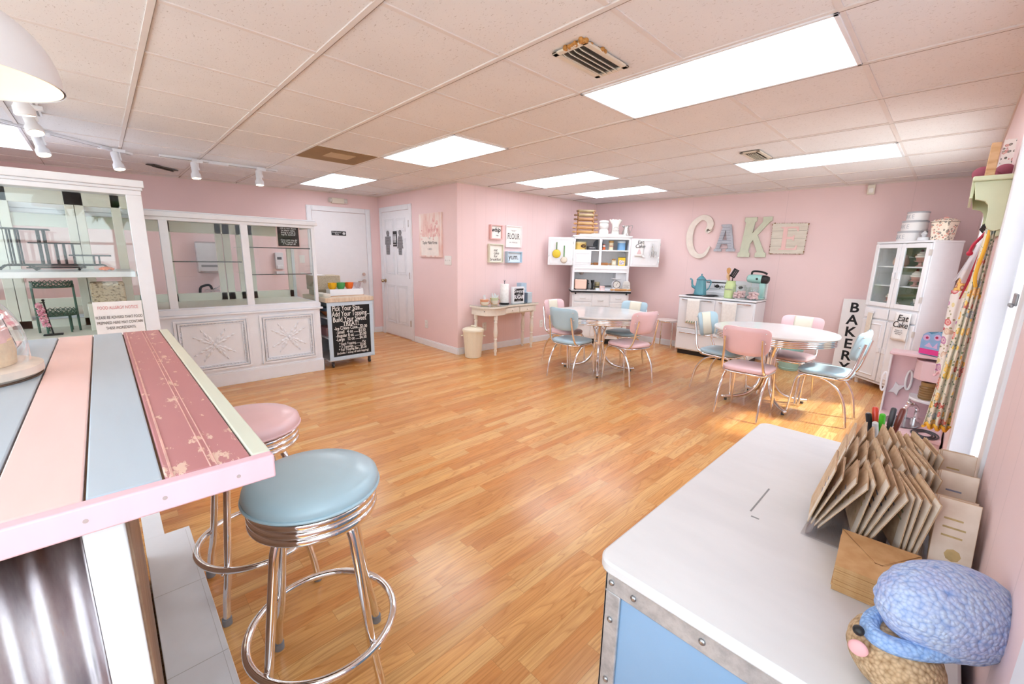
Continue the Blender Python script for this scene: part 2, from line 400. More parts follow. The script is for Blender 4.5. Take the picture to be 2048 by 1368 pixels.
# ---------------------------------------------------------------- outside: lot and trees seen only in the glass
struct('ground', MB().box(-40, -60, -.35, 60, 60, -.16), noisy('bounce_ground', [(.3, 'cfcdc9'), (.7, 'dedcd8')], ns=3, rough=.9), smooth=False)  # surface made very pale so it bounces daylight up to the ceiling
LEAF = noisy('leaves', [(.3, '3f5a30'), (.6, '66834a'), (.8, '86a063')], ns=2.5, rough=.8)
def tree(x, y, h, r, label, seed):
    rn = random.Random(seed); t = thing('tree', label, 'tree', (x, y, -.16), group='trees beyond the parking lot')
    tr = MB().tube([(0, 0, 0), (.05, .02, h*.3), (0, 0, h*.6)], [.22, .17, .1], 8)
    for k in range(4): tr.tube([(0, 0, h*.35), (math.cos(k*1.7)*r*.5, math.sin(k*1.7)*r*.5, h*.7)], [.09, .04], 6)
    obj('tree_trunk', tr, DARKWOOD, t)
    lf = MB()
    for k in range(900):
        u = rn.uniform(0, 2*PI); q = r*rn.random()**.4; e = rn.uniform(-1, 1); rr = q*math.sqrt(1-e*e)
        c = Vector((rr*math.cos(u), rr*math.sin(u), h*.68+q*e*.75)); s = rn.uniform(.14, .3)
        a = Vector((rn.uniform(-1, 1), rn.uniform(-1, 1), rn.uniform(-1, 1))).normalized(); b = a.orthogonal().normalized()
        lf.quad(c-a*s, c-b*s*.6, c+a*s, c+b*s*.6)
    obj('crown', lf, LEAF, t, smooth=False)
tree(11, -7.5, 6.5, 2.8, 'broad green tree beyond the lot, mirrored in tall case glass', 1)
tree(16, -1.5, 6, 2.2, 'rounder green tree across the lot, opposite the window casing', 2)
tree(15, 4.5, 7, 2.6, 'tall green tree across the lot, mirrored in long case glass', 3)

# ---------------------------------------------------------------- doors
def trim_door(A, d, ang, s0, s1, h, nm):
    o = thing(nm, 'x', 'door', A+d*s0, ang); del o['label']; del o['category']; o['kind'] = 'structure'
    w = s1-s0; f = MB(); c = .075
    for (a, b, r, s) in ((-c, 0, 0, h+c), (w, w+c, 0, h+c), (0, w, h, h+c)):
        f.box(a, -.016, r, b, .0, s)
        f.box(a+.012, -.022, r, b-.012, -.016, s-(.012 if r == 0 else 0))
    obj('door_frame', f, TRIMW, o, bev=.003); return o, w
A, d, ang = wallM(LW0, LW1)
S0 = (Vector((lx(.35), .35, 0))-A).length; S1 = (Vector((lx(1.172), 1.172, 0))-A).length
d1, w = trim_door(A, d, ang, S0, S1, 2.015, 'door_1')
obj('door_panel', MB().box(.004, -.012, .008, w-.004, -.001, 2.01), M('efeef1', .4, var=.015), d1, bev=.002)
obj('door_handle', MB().cyl((w-.075, -.012, .905), (w-.075, -.03, .905), .032, n=20).tube(smoothpath([(w-.075, -.03, .905), (w-.075, -.07, .905), (w-.1, -.075, .903), (w-.19, -.075, .90)]), .011, 10).cyl((w-.075, -.012, 1.02), (w-.075, -.028, 1.02), .028), NICKEL, d1)
sgn = solo('employee_sign', MB().box(-.112, -.006, -.034, .112, 0, .034), BLACK, 'small black employees only sign on plain white door', 'sign', A+d*(S0+.39)+Vector((d.y, -d.x, 0))*.012+Vector((0, 0, 1.68)), (0, 0, ang), bev=.002)
text('lettering', 'Employees\nOnly', .032, WHITE, sgn, (-.03, -.0065, 0), align='CENTER')
obj('hand_symbol', MB().cyl((.078, -.0065, 0), (.078, -.0075, 0), .022, n=24).box(.066, -.0085, -.004, .09, -.0075, .004), M('d8d8d8', .5), sgn)
A2, d2, ang2 = wallM(LW1, CORN)
def wp(Aa, dd, s, off, z): return Aa+dd*s+Vector((dd.y, -dd.x, 0))*off+Vector((0, 0, z))
d2o, w = trim_door(A2, d2, ang2, .145, 1.045, 2.045, 'door_2')
pn = MB().box(.004, -.010, .018, w-.004, -.001, 2.04)
obj('door_panel', pn, WHITE, d2o, bev=.002)
mo = MB()
for (a, b) in ((.10, .42), (w-.42, w-.10)):
    for (z0, z1) in ((.22, .87), (1.03, 1.62), (1.72, 1.93)):
        for q in (0, 1):
            e = .02*q+.0; y = -.010-.004*(1-q)
            mo.box(a+e, -.016, z0+e, b-e, -.010, z0+e+.012); mo.box(a+e, -.016, z1-e-.012, b-e, -.010, z1-e)
            mo.box(a+e, -.016, z0+e, a+e+.012, -.010, z1-e); mo.box(b-e-.012, -.016, z0+e, b-e, -.010, z1-e)
        mo.box(a+.05, -.017, z0+.05, b-.05, -.010, z1-.05)
obj('raised_panels', mo, WHITE, d2o, bev=.003)
obj('door_knob', MB().cyl((.07, -.01, .92), (.07, -.02, .92), .032).cyl((.07, -.02, .92), (.07, -.05, .92), .012).ball((.07, -.065, .92), .029), M('b9a78c', .22, 1), d2o)
for z in (.28, 1.04, 1.83): obj('hinge', MB().cyl((w+.004, -.022, z-.05), (w+.004, -.022, z+.05), .008, n=8).box(w-.02, -.018, z-.045, w+.03, -.012, z+.045), NICKEL, d2o)
# cut-out figures and sign on the restroom door
GREY = M('8b898c', .6, var=.12, sc_=40); S = .145
def figure(woman, s, lab):
    o = thing('restroom_figure', lab, 'door decoration', wp(A2, d2, s, .012, 1.55), ang2, 'restroom door figures')
    hd = MB().cyl((0, -.012, .155), (0, 0, .155), .04, n=20)
    hd.prism([(-.034, .105), (.034, .105), (.034, .118), (-.034, .118)], -.010, 0)
    obj('head', hd, GREY, o)
    if woman: body = [(-.05, .10), (.05, .10), (.085, -.02), (.07, -.03), (.055, .02), (.095, -.09), (-.095, -.09), (-.055, .02), (-.07, -.03), (-.085, -.02)]
    else: body = [(-.085, .10), (.085, .10), (.095, -.03), (.07, -.03), (.06, .05), (.06, -.06), (-.06, -.06), (-.06, .05), (-.07, -.03), (-.095, -.03)]
    obj('torso', MB().prism(body, -.012, 0), GREY, o)
    lg = .05 if woman else .06; zt = -.09 if woman else -.06
    for q in (-1, 1): obj('leg', MB().prism([(q*lg, zt), (q*.006, zt), (q*.006, -.19), (q*lg*.9, -.19)], -.012, 0), GREY, o)
    gr = MB()
    for z in (-.14, -.1, -.02, .03, .07): gr.box(-.05, -.0135, z-.002, .05, -.012, z+.002)
    obj('seam_lines', gr, M('4b4a4d', .7), o)
figure(False, .36, 'grey cut-out man figure on six-panel restroom door')
figure(True, .77, 'grey cut-out woman figure in dress on six-panel restroom door')
r = solo('restroom_sign', MB().box(-.062, -.008, -.12, .062, 0, .12), BLACK, 'black restroom plaque between the two grey cut-out figures', 'sign', wp(A2, d2, .595, .012, 1.61), (0, 0, ang2), bev=.003)
ic = MB()
for x in (-.025, .025):
    ic.cyl((x, -.0095, .06), (x, -.008, .06), .012, n=14); ic.box(x-.014, -.0095, -.02, x+.014, -.008, .044); ic.box(x-.008, -.0095, -.06, x+.008, -.008, -.02)
ic.box(-.002, -.0095, -.06, .002, -.008, .07)
obj('pictogram', ic, WHITE, r); text('lettering', 'RESTROOM', .02, WHITE, r, (0, -.0085, -.09))
# ================================================================ CEILING THINGS
DIFF = emit('eff5ff', PANEL)
FL = ['long troffer in ceiling nearest the window casing', 'slim troffer in front of the CAKE letters, beside small vent', 'troffer mid-ceiling beyond the brown return panel',
      'small-looking troffer over the white employees door', 'troffer ahead of the open hoosier cabinet, nearer of two', 'farthest troffer, right above the hoosier cabinet', 'troffer above the tall glass display case']
FL[5] = 'troffer closest to the far pink corner behind hoosier cabinet'
for (a, b), lab in zip(FIX, FL):
    t = thing('ceiling_light', lab, 'ceiling light', (a*G, b*G, CE), 0, 'fluorescent troffers')
    f = MB()
    for x0, y0, x1, y1 in ((0, 0, 2*G, .03), (0, G-.03, 2*G, G), (0, 0, .03, G), (2*G-.03, 0, 2*G, G)): f.box(x0+.006, y0+.006, -.012, x1-.006, y1-.006, -.001)
    obj('light_frame', f, WHITE, t, bev=.002)
    obj('diffuser', MB().box(.03, .03, -.008, 2*G-.03, G-.03, -.003), DIFF, t, smooth=False)
def vent(loc, rz, L, W, lab, c, slats=5, rusty=False):
    t = thing('ceiling_vent', lab, 'vent', loc, rz); f = MB()
    for x0, y0, x1, y1 in ((-L/2, -W/2, L/2, -W/2+.03), (-L/2, W/2-.03, L/2, W/2), (-L/2, -W/2, -L/2+.03, W/2), (L/2-.03, -W/2, L/2, W/2)): f.box(x0, y0, -.016, x1, y1, -.006)
    obj('vent_frame', f, c, t, bev=.003)
    obj('duct_opening', MB().box(-L/2+.02, -W/2+.02, -.0075, L/2-.02, W/2-.02, -.0065), M('5d554c', .8), t, smooth=False)
    for i in range(slats):
        y = -W/2+.035+(W-.07)*(i+.5)/slats
        obj('slat', MB().box(-L/2+.03, -.015, -.0015, L/2-.03, .011, .0015, Matrix.Translation((0, y, -.020)) @ Matrix.Rotation(.75, 4, 'X')), c, t, bev=.0005)
    if rusty:
        rn = random.Random(3); fo = MB()
        for k in range(40): fo.ball((-L/2+.0+rn.uniform(-.012, .014), -rn.uniform(-W*.1, W/2), -.006-rn.random()*.006), rn.uniform(.004, .012), n=6, m=4)
        for k in range(26): fo.ball((rn.uniform(-L/2, -.02), -W/2+rn.uniform(-.004, .014), -.007), rn.uniform(.003, .01), n=6, m=4)
        obj('foam_seal', fo, M('c48d4c', .9, var=.3, sc_=60), t)
    return t
IVORY = M('e9dfcf', .5, var=.04)
vent((.31, -.305, CE), PI/2, .36, .19, 'ivory ceiling vent with orange foam squeezed out of its corner', IVORY, 4, True)
vent((.285, 2.22, CE), PI/2, .38, .16, 'small ivory ceiling vent beside the slim troffer', IVORY, 6)
t3 = vent((-4.92, -1.46, CE), 2.4, .36, .10, 'dark slot vent in water-stained tile above glass cases', M('6d665f', .6), 2)
rp = solo('return_panel', MB().box(-4*G-.58+.0, -.595, CE-.009, -4*G-.015, -.015, CE-.001), M('9a7a4e', .7, var=.15, sc_=5), 'brown return air panel filling one ceiling tile', 'vent panel', bev=.002)
obj('access_plate', MB().box(-4*G-.36, -.42, CE-.012, -4*G-.14, -.18, CE-.009), M('c7ab80', .6), rp, bev=.001)

# ---------------------------------------------------------------- track lights
def track(A, B, lab, joint=None):
    A = Vector((*A, CE)); B = Vector((*B, CE)); L = (B-A).length; an = math.atan2(B.y-A.y, B.x-A.x)
    t = thing('light_track', lab, 'light track', A, an, 'ceiling light tracks')
    obj('rail', MB().box(0, -.018, -.022, L, .018, -.001), WHITE, t, bev=.002)
    obj('groove', MB().box(.01, -.006, -.0235, L-.01, .006, -.022), M('8d8a88', .5), t, smooth=False)
    if joint is not None: obj('connector', MB().box(joint-.09, -.024, -.032, joint+.09, .024, -.002), WHITE, t, bev=.003)
track((-2.1, -2.30), (-3.07, -2.305), 'white light track running above the tall display case')
track((-3.45, -2.62), (-4.25, -1.76), 'white light track turning along the staff aisle', .95)
track((-4.08, -1.56), (-4.02, -.49), 'white light track over the chalkboard cart end', .5)
BULB = emit('ffe6c2', 9)
def spot(x, y, lab, tilt=(.25, 0)):
    t = thing('track_light', lab, 'track light', (x, y, CE-.022), 0, 'white track spotlights')
    obj('adapter', MB().box(-.02, -.045, -.028, .02, .045, 0), WHITE, t, bev=.003)
    obj('stem', MB().cyl((0, 0, -.028), (0, 0, -.085), .009, n=10).box(-.012, -.012, -.10, .012, .012, -.075), WHITE, t)
    R = Euler((tilt[0], tilt[1], 0)).to_matrix().to_4x4(); Mx = Matrix.Translation((0, -.03, -.085)) @ R
    h = MB().lathe([(.0, .055), (.026, .055), (.030, .045), (.030, -.035), (.033, -.045), (.043, -.06), (.045, -.10), (.040, -.105), (.036, -.10)], n=22, caps=False)
    h.v = [tuple(Mx @ Vector(p)) for p in h.v]; obj('lamp_head', h, WHITE, t)
    b = MB().lathe([(0, -.098), (.037, -.098)], n=20); b.v = [tuple(Mx @ Vector(p)) for p in b.v]; obj('bulb', b, BULB, t)
for x, y, lab, tl in ((-2.12, -2.30, 'track spotlight half hidden behind pendant shade', (.1, .1)), (-2.74, -2.31, 'large-looking track spotlight just below pendant shade rim', (.2, -.35)),
                      (-3.69, -2.33, 'track spotlight nearest the corner turn of the rail', (.2, -.3)), (-4.0, -1.86, 'track spotlight beside the rail connector, above case corner', (.15, -.2)),
                      (-3.98, -1.26, 'track spotlight midway above the long glass case', (.05, -.1)), (-3.94, -.68, 'last track spotlight, nearest the employees door', (0, -.1))):
    spot(x, y, lab, tl)
# ---------------------------------------------------------------- pendant over the bar
pd = thing('pendant_lamp', 'white dome pendant lamp hanging over plank bar', 'pendant lamp', (-.175, -2.35, 1.80))
sh = MB(); R = .22
prof = [(R*math.cos(a), .02+.19*math.sin(a)) for a in [i*PI/2/12*.86 for i in range(13)]]
sh.lathe([(R+.004, 0), (R+.004, .012)]+prof+[(.03, .235), (0, .235)], n=48, caps=False); obj('shade', sh, M('e9e7ea', .35, var=.01), pd)
si = MB().lathe([(R-.001, .001)]+[(r-.006, z-.004) for r, z in prof], n=48, caps=False); obj('shade_lining', si, M('f3e2d2', .5, var=.01), pd)
obj('bulb', MB().ball((0, 0, .10), .04).cyl((0, 0, .13), (0, 0, .2), .02), emit('ffcf9c', 9), pd)
obj('cord', MB().cyl((0, 0, .23), (0, 0, CE-1.80), .006), WHITE, pd); obj('canopy', MB().lathe([(.06, CE-1.801), (.06, CE-1.815), (.02, CE-1.84), (0, CE-1.84)]), WHITE, pd)

# ================================================================ THINGS ON THE WALLS
A, d, ang = wallM(LW0, LW1); A2, d2, ang2 = wallM(LW1, CORN); A3, d3, ang3 = wallM(CORN, BACK); A4, d4, ang4 = wallM(BACK, BR)
def sL(y): return (Vector((lx(y), y, 0))-A).length
e = thing('emergency_light', 'white emergency light unit above plain white door', 'emergency light', wp(A, d, sL(.745), 0, 2.185), ang)
obj('housing', MB().box(-.10, -.05, -.042, .10, 0, .042), IVORY, e, bev=.006)
for q in (-1, 1):
    obj('lamp', MB().cyl((q*.10, -.045, .0), (q*.135, -.06, 0), .03, .036, n=18).cyl((q*.135, -.06, 0), (q*.14, -.062, 0), .03), M('dcd7d0', .3), e)
def plate(name, label, cat, loc, rz, w, h, kind):
    t = solo(name, MB().box(-w/2, -.006, -h/2, w/2, 0, h/2), M('f2eeea', .35, var=.01), label, cat, loc, (0, 0, rz), bev=.002)
    if kind == 'outlet':
        for z in (-.022, .022): obj('socket', MB().lathe([(0, .0), (.016, 0), (.016, .002), (0, .002)], n=18), M('e6e1db', .4), t, loc=(0, -.006, z), rot=(PI/2, 0, 0)); 
    else:
        n = max(1, round(w/.045)-1)
        for k in range(n): obj('toggle', MB().box(-.004, -.016, -.008, .004, -.006, .010), M('f7f4f0', .35), t, loc=((k-(n-1)/2)*.046, 0, 0), bev=.001)
    return t
plate('light_switch', 'triple white light switch beside the floral canvas', 'light switch', wp(A2, d2, 2.07, 0, 1.30), ang2, .165, .125, 'sw')
plate('light_switch', 'single light switch behind glass case, near employees door', 'light switch', wp(A, d, sL(.171), 0, 1.262), ang, .075, .12, 'sw')
plate('outlet', 'white wall outlet low beside the restroom door', 'outlet', wp(A2, d2, 1.477, 0, .332), ang2, .075, .12, 'outlet')
plate('outlet', 'white wall outlet low behind the pink chair', 'outlet', wp(A3, d3, 1.67, 0, .293), ang3, .075, .12, 'outlet')
plate('outlet', 'white wall outlet under vanity, above the cream bin', 'outlet', wp(A3, d3, .47, 0, .358), ang3, .075, .12, 'outlet')
ms = solo('motion_sensor', MB().box(-.035, -.05, -.06, .035, 0, .05).box(-.012, -.04, .05, .012, 0, .056), IVORY, 'small ivory motion sensor just under ceiling on far wall', 'sensor', wp(A4, d4, 3.745, 0, 2.24), (0, 0, ang4), bev=.006)
obj('lens', MB().box(-.022, -.054, -.04, .022, -.05, .01), M('fbf7f2', .2), ms, bev=.003)
# floral canvas with a farm name
cv = solo('canvas_print', MB().box(-.29, -.028, -.305, .29, 0, .305), noisy('canvas_pink', [(.25, 'c98d84'), (.42, 'eec9bf'), (.6, 'f7e6de'), (.8, 'fdf6f1')], (3.2, 1, .9), 3.2, .8, detail=6), 'pink floral canvas lettered with farm name', 'canvas', wp(A2, d2, 1.655, 0, 1.645), (0, 0, ang2), bev=.003)
fl = MB(); rn = random.Random(5)
for k in range(46):
    x = rn.gauss(.02, .15); z = rn.gauss(.05, .10)
    if abs(x) < .27 and -.06 < z < .28: fl.lathe([(0, .004), (rn.uniform(.012, .034), .0)], (0, 0, 0), 7); n = 14; fl.v[-n:] = [(p[0]+x, -.0285-p[2], p[1]+z) for p in fl.v[-n:]]
obj('painted_blossoms', fl, noisy('blossom', [(.3, 'd99a97'), (.6, 'f3cfc8'), (.8, 'b98a6a')], ns=18), cv)
obj('banner', MB().box(-.235, -.0295, -.285, .225, -.028, -.02), M('f6ece4', .8), cv, smooth=False)
text('lettering', 'EST', .03, GREYINK, cv, (0, -.030, -.045)); text('lettering', 'Taylor Made Farms', .062, INK, cv, (-.005, -.030, -.105), shear=.25, sx=.8); text('lettering', 'CAKES', .038, GREYINK, cv, (0, -.030, -.195)); 
# four little signs above the vanity
def frame(label, s, z, w, h, dep, c, words, face='f7f3ee'):
    t = thing('framed_sign', label, 'sign', wp(A3, d3, s, 0, z), ang3, 'small framed kitchen signs'); f = MB(); b = .014
    for x0, z0, x1, z1 in ((-w/2, -h/2, w/2, -h/2+b), (-w/2, h/2-b, w/2, h/2), (-w/2, -h/2+b, -w/2+b, h/2-b), (w/2-b, -h/2+b, w/2, h/2-b)): f.box(x0, -dep, z0, x1, 0, z1)
    obj('sign_frame', f, c, t, bev=.0015); obj('panel', MB().box(-w/2+b, -dep*.45, -h/2+b, w/2-b, -.001, h/2-b), M(face, .7), t, smooth=False)
    for body, size, x, zz, kw in words: text('lettering', body, size, kw.pop('m', INK), t, (x, -dep*.45-.001, zz), **kw)
    return t
def y2s(y): return y-CORN[1]
frame('pink-framed sign reading whip, upper of the narrow pair', y2s(2.0), 1.708, .215, .20, .05, M('eebfba', .5), [('whip', .085, 0, .03, dict(shear=.25, bold=.002)), ('~', .08, .02, -.045, dict(shear=.3))])
frame('white sign reading FLOUR, largest of the four', y2s(2.35), 1.66, .315, .31, .03, M('f7efee', .5), [('FLOUR', .12, 0, .0, dict(sx=.6, space=1.12)), ('* fresh *', .03, 0, .085, dict(m=GREYINK)), ('ALL PURPOSE', .026, 0, -.085, dict(m=GREYINK))])
frame('sage-framed sign reading eat cake for breakfast', y2s(2.0), 1.412, .265, .262, .045, M('dcd9c3', .5), [('eat\n  cake\nfor\nbreakfast', .055, 0, -.02, dict(shear=.2, line=.8))], 'f6f1e8')
frame('pale blue box sign reading yum', y2s(2.345), 1.363, .295, .165, .065, M('b9d2e2', .5), [('yum.', .115, 0, .0, dict(sx=.9))], 'e6f0f6')
# CAKE letters of the far wall
def lett(name, label, x, z, mb, m, off=.012, rz=0): return solo(name, mb, m, label, 'wall letter', wp(A4, d4, x-BACK[0]+.0, off, z), (0, rz, ang4), group='letters spelling cake on the far wall', bev=.004)
def stroke(path, ws, depth):
    P = smoothpath(path, 8); W = []; n = len(path)-1
    for i in range(len(P)):
        f = min(i/8, n-1e-6); k = int(f); W.append(ws[k]+(ws[k+1]-ws[k])*(f-k))
    Lp, Rp = [], []
    for i, p in enumerate(P):
        t = (P[min(i+1, len(P)-1)]-P[max(i-1, 0)]).normalized(); nn = Vector((-t.z, 0, t.x)); Lp.append(p+nn*W[i]); Rp.append(p-nn*W[i])
    mb = MB(); m = len(P); vs = []
    for y in (-depth, 0):
        for i in range(m): vs += [Vector((Lp[i].x, y, Lp[i].z)), Vector((Rp[i].x, y, Rp[i].z))]
    fs = []
    for i in range(m-1):
        a, b, c, e = 2*i, 2*i+1, 2*i+3, 2*i+2; o = 2*m
        fs += [(a, b, c, e), (a+o, e+o, c+o, b+o), (a, e, e+o, a+o), (b, b+o, c+o, c)]
    fs += [(0, o, o+1, 1), (2*m-2, 2*m-1, o+2*m-1, o+2*m-2)]
    return mb.add(vs, fs)
cpath = [(.165, 0, .115), (.11, 0, .09), (.14, 0, .18), (.10, 0, .265), (.0, 0, .285), (-.11, 0, .18), (-.145, 0, .0), (-.10, 0, -.18), (.0, 0, -.27), (.10, 0, -.245), (.165, 0, -.13)]
lett('letter_c', 'large cream letter C with curled end on pink wall', -1.065, 1.71, stroke(cpath, [.01, .036, .046, .044, .036, .044, .05, .046, .036, .026, .012], .025), M('efe5da', .5, var=.06))
import itertools
def flat(outer, depth, holes=()):
    """outline with holes turned into a solid by way of a filled curve"""
    cu = bpy.data.curves.new('tmp', 'CURVE'); cu.dimensions = '2D'; cu.fill_mode = 'BOTH'; cu.extrude = depth/2
    for pl in [outer]+list(holes):
        s = cu.splines.new('POLY'); s.points.add(len(pl)-1); s.use_cyclic_u = True
        for p, q in zip(s.points, pl): p.co = (q[0], q[1], 0, 1)
    t = bpy.data.objects.new('tmp', cu); COL.objects.link(t); dg = bpy.context.evaluated_depsgraph_get(); dg.update()
    me = bpy.data.meshes.new_from_object(t.evaluated_get(dg)); bpy.data.objects.remove(t)
    mb = MB(); mb.add([(v.co.x, -depth/2-v.co.z, v.co.y) for v in me.vertices], [tuple(p.vertices) for p in me.polygons]); return mb
a_out = [(-.145, -.19), (-.145, -.155), (-.125, -.15), (-.055, .16), (-.075, .165), (-.075, .19), (.055, .19), (.125, -.15), (.145, -.155), (.145, -.19), (.02, -.19), (.02, -.155), (.045, -.15), (.03, -.085), (-.055, -.085), (-.068, -.15), (-.04, -.155), (-.04, -.19)]
a_hole = [(-.04, -.03), (.018, -.03), (-.01, .105)]
ab = flat(a_out, .03, [a_hole]); LA = lett('letter_a', 'small blue-grey galvanized letter A with planked face', -.692, 1.70, ab, M('b9bcc6', .5, var=.1, sc_=30))
pl = MB()
for k in range(9): z = -.15+k*.037; w = .128-.076*(z+.19)/.38; pl.box(-w, -.0325, z-.0016, w-.02, -.0305, z+.0016)
obj('plank_lines', pl, M('6f7480', .7), LA, smooth=False)
k_out = [(-.165, -.27), (-.165, -.215), (-.14, -.20), (-.105, .2), (-.125, .215), (-.12, .27), (.03, .27), (.03, .215), (.01, .2), (-.005, .06), (.105, .205), (.10, .215), (.10, .27), (.215, .27), (.215, .215), (.195, .205), (.06, .03), (.165, -.2), (.19, -.215), (.19, -.27), (.055, -.27), (.055, -.215), (.075, -.2), (.01, -.04), (-.02, -.09), (-.03, -.2), (-.01, -.215), (-.01, -.27)]
lett('letter_k', 'sage green letter K, tallest of the wall letters', -.345, 1.705, flat(k_out, .028), M('d2d6bf', .5, var=.05))
EB = lett('letter_e', 'weathered square board with pink letter E in relief', .085, 1.685, MB().prism([(-.20, -.20), (.19, -.20), (.2, .19), (-.205, .20)], -.022, 0), noisy('weathered_board', [(.22, '8d6a4c'), (.32, 'd8cfc0'), (.7, 'e6dfd2')], (1, 1, 6), 5, .7, detail=6))
gp = MB()
for z in (-.1, 0, .1): gp.box(-.2, -.0235, z-.002, .19, -.022, z+.002)
obj('board_gaps', gp, M('9a8f80', .8), EB, smooth=False)
ee = [(-.10, -.15), (-.10, -.135), (-.07, -.13), (-.07, .13), (-.10, .135), (-.10, .15), (.10, .15), (.105, .09), (.09, .09), (.07, .13), (-.02, .13), (-.02, .02), (.04, .02), (.055, .04), (.065, .04), (.065, -.03), (.055, -.03), (.04, -.01), (-.02, -.01), (-.02, -.13), (.075, -.13), (.095, -.09), (.11, -.09), (.105, -.15)]
obj('raised_letter', flat(ee, .006), M('f0c9c4', .6), EB, loc=(-.0, -.022, 0))
rm = MB(); rn = random.Random(9)
for (x0, z0, x1, z1) in ((-.2, -.2, .19, -.2), (.19, -.2, .2, .19), (.2, .19, -.205, .2), (-.205, .2, -.2, -.2)):
    for k in range(22):
        f = (k+rn.random())/22; rm.ball((x0+(x1-x0)*f, -.021, z0+(z1-z0)*f), rn.uniform(.0015, .006)*(1.7 if min(f, 1-f) < .12 else 1), sy=.3, n=6, m=4)
obj('rust_edge', rm, M('8a6238', .9, var=.3), EB)
# ================================================================ DISPLAY CASES
CW = M('f0f2f8', .35, var=.02)
def ornate(t, yc, w, h, zc, x):
    """moulded frame with a leafy boss on a counter front that faces +x"""
    f = MB()
    for q, (e, th, dp) in enumerate(((0, .022, .016), (.03, .012, .022), (.055, .008, .012))):
        a, b = w/2-e, h/2-e
        for y0, y1, z0, z1 in ((-a, a, -b, -b+th), (-a, a, b-th, b), (-a, -a+th, -b+th, b-th), (a-th, a, -b+th, b-th)): f.box(x, yc+y0, zc+z0, x+dp, yc+y1, zc+z1)
    for k in range(int((2*w+2*h)/.03)):
        s = k*.03; a, b = w/2-.047, h/2-.047
        pos = (-a+s, -b) if s < 2*a else (a, -b+s-2*a) if s < 2*a+2*b else (a-(s-2*a-2*b), b) if s < 4*a+2*b else (-a, b-(s-4*a-2*b))
        if abs(pos[0]) <= a+.01 and abs(pos[1]) <= b+.01: f.ball((x+.004, yc+pos[0], zc+pos[1]), .008, n=6, m=4)
    obj('panel_molding', f, CW, t, bev=.002)
    b = MB(); L = min(w, h)*.34
    for k in range(4):
        an = PI/4+k*PI/2
        for r0, sc1 in ((L*.95, .5), (L*.68, .8), (L*.42, .9), (L*.2, .8)):
            for sd in (-.8, .8) if r0 > L*.5 else (-1, 0, 1):
                a2 = an+sd*.30; l = .045*sc1; c = Vector((x+.003, yc+math.cos(a2)*r0*1.1, zc+math.sin(a2)*r0)); dv = Vector((0, math.cos(an+sd*.5), math.sin(an+sd*.5))); nv = Vector((0, -dv.z, dv.y))
                b.add([c-dv*l, c+nv*l*.48, c+dv*l, c-nv*l*.48, c+Vector((.010, 0, 0))], [(0, 1, 4), (1, 2, 4), (2, 3, 4), (3, 0, 4)])
    b.ball((x, yc, zc), .018, n=10, m=6); obj('carved_boss', b, CW, t, smooth=False)

# long counter case with glass top
F = -3.363; Y0, Y1 = -2.9, -.352; XB = -4.16
lc = thing('display_case', 'long white counter case with two ornate panels and glass upper', 'display case', (0, 0, 0))
body = MB().box(XB, Y0, .0, F, Y1, .75)
obj('counter_base', body, CW, lc, bev=.002)
obj('plinth', MB().box(F, Y0, 0, F+.012, Y1+.012, .135).box(F, Y0, .135, F+.007, Y1+.007, .148).box(F-.3, Y1, 0, F+.012, Y1+.012, .135), CW, lc, bev=.003)
obj('counter_ledge', MB().box(XB, Y0, .735, F+.03, Y1+.03, .755).box(XB, Y0, .755, F+.01, Y1+.012, .81), CW, lc, bev=.004)
ornate(lc, -.70, .56, .53, .44, F); ornate(lc, -1.39, .62, .53, .44, F); ornate(lc, -2.1, .62, .53, .44, F)
fr = MB(); Z0, Z1 = .81, 1.66
for y0, y1 in ((Y1-.035, Y1), (-1.065, -1.0), (-1.70, -1.635)): fr.box(F-.04, y0, Z0+.012, F, y1, Z1-.03)
fr.box(F-.04, Y0, Z1-.03, F, Y1, Z1); fr.box(F-.03, Y0, Z0, F, Y1, Z0+.012)
fr.box(XB, Y1-.035, Z0, XB+.05, Y1, Z1-.03); fr.box(XB, Y1-.03, Z1-.03, F-.04, Y1, Z1)
obj('case_frame', fr, CW, lc, bev=.003)
obj('case_top', MB().box(XB-.01, Y0, Z1, F+.025, Y1+.03, Z1+.045).box(XB, Y0, Z1+.045, F+.01, Y1+.012, Z1+.058), CW, lc, bev=.004)
bk = MB(); IV = M('ece8dc', .4, var=.02)
for y0, y1 in ((Y1-.50, Y1-.44), (Y1-.08, Y1-.03), (-1.09, -1.02), (-1.62, -1.55), (-1.16, -1.10), (-.96, -.90)): bk.box(XB, y0, Z0, XB+.04, y1, Z1)
bk.box(XB, Y0, Z0, XB+.04, Y1, Z0+.09); bk.box(XB, Y0, Z1-.11, XB+.04, Y1, Z1)
obj('rear_door_frame', bk, IV, lc, bev=.003)
obj('case_floor', MB().box(XB+.04, Y0, Z0-.001, F-.04, Y1-.04, Z0+.006), IV, lc, smooth=False)
obj('glass_pane', MB().box(F-.022, -.999, Z0+.01, F-.017, Y1-.034, Z1-.03), CASEGL, lc, smooth=False)
obj('glass_pane', MB().box(F-.022, -1.636, Z0+.01, F-.017, -1.064, Z1-.03), CASEGL, lc, smooth=False)
obj('glass_pane', MB().box(F-.022, Y0, Z0+.01, F-.017, -1.70, Z1-.03), CASEGL, lc, smooth=False)
obj('side_pane', MB().box(XB+.05, Y1-.02, Z0+.01, F-.04, Y1-.016, Z1-.03), CASEGL, lc, smooth=False)
SHELF = glass('shelf_glass', (.93, .96, .95), 1.0)
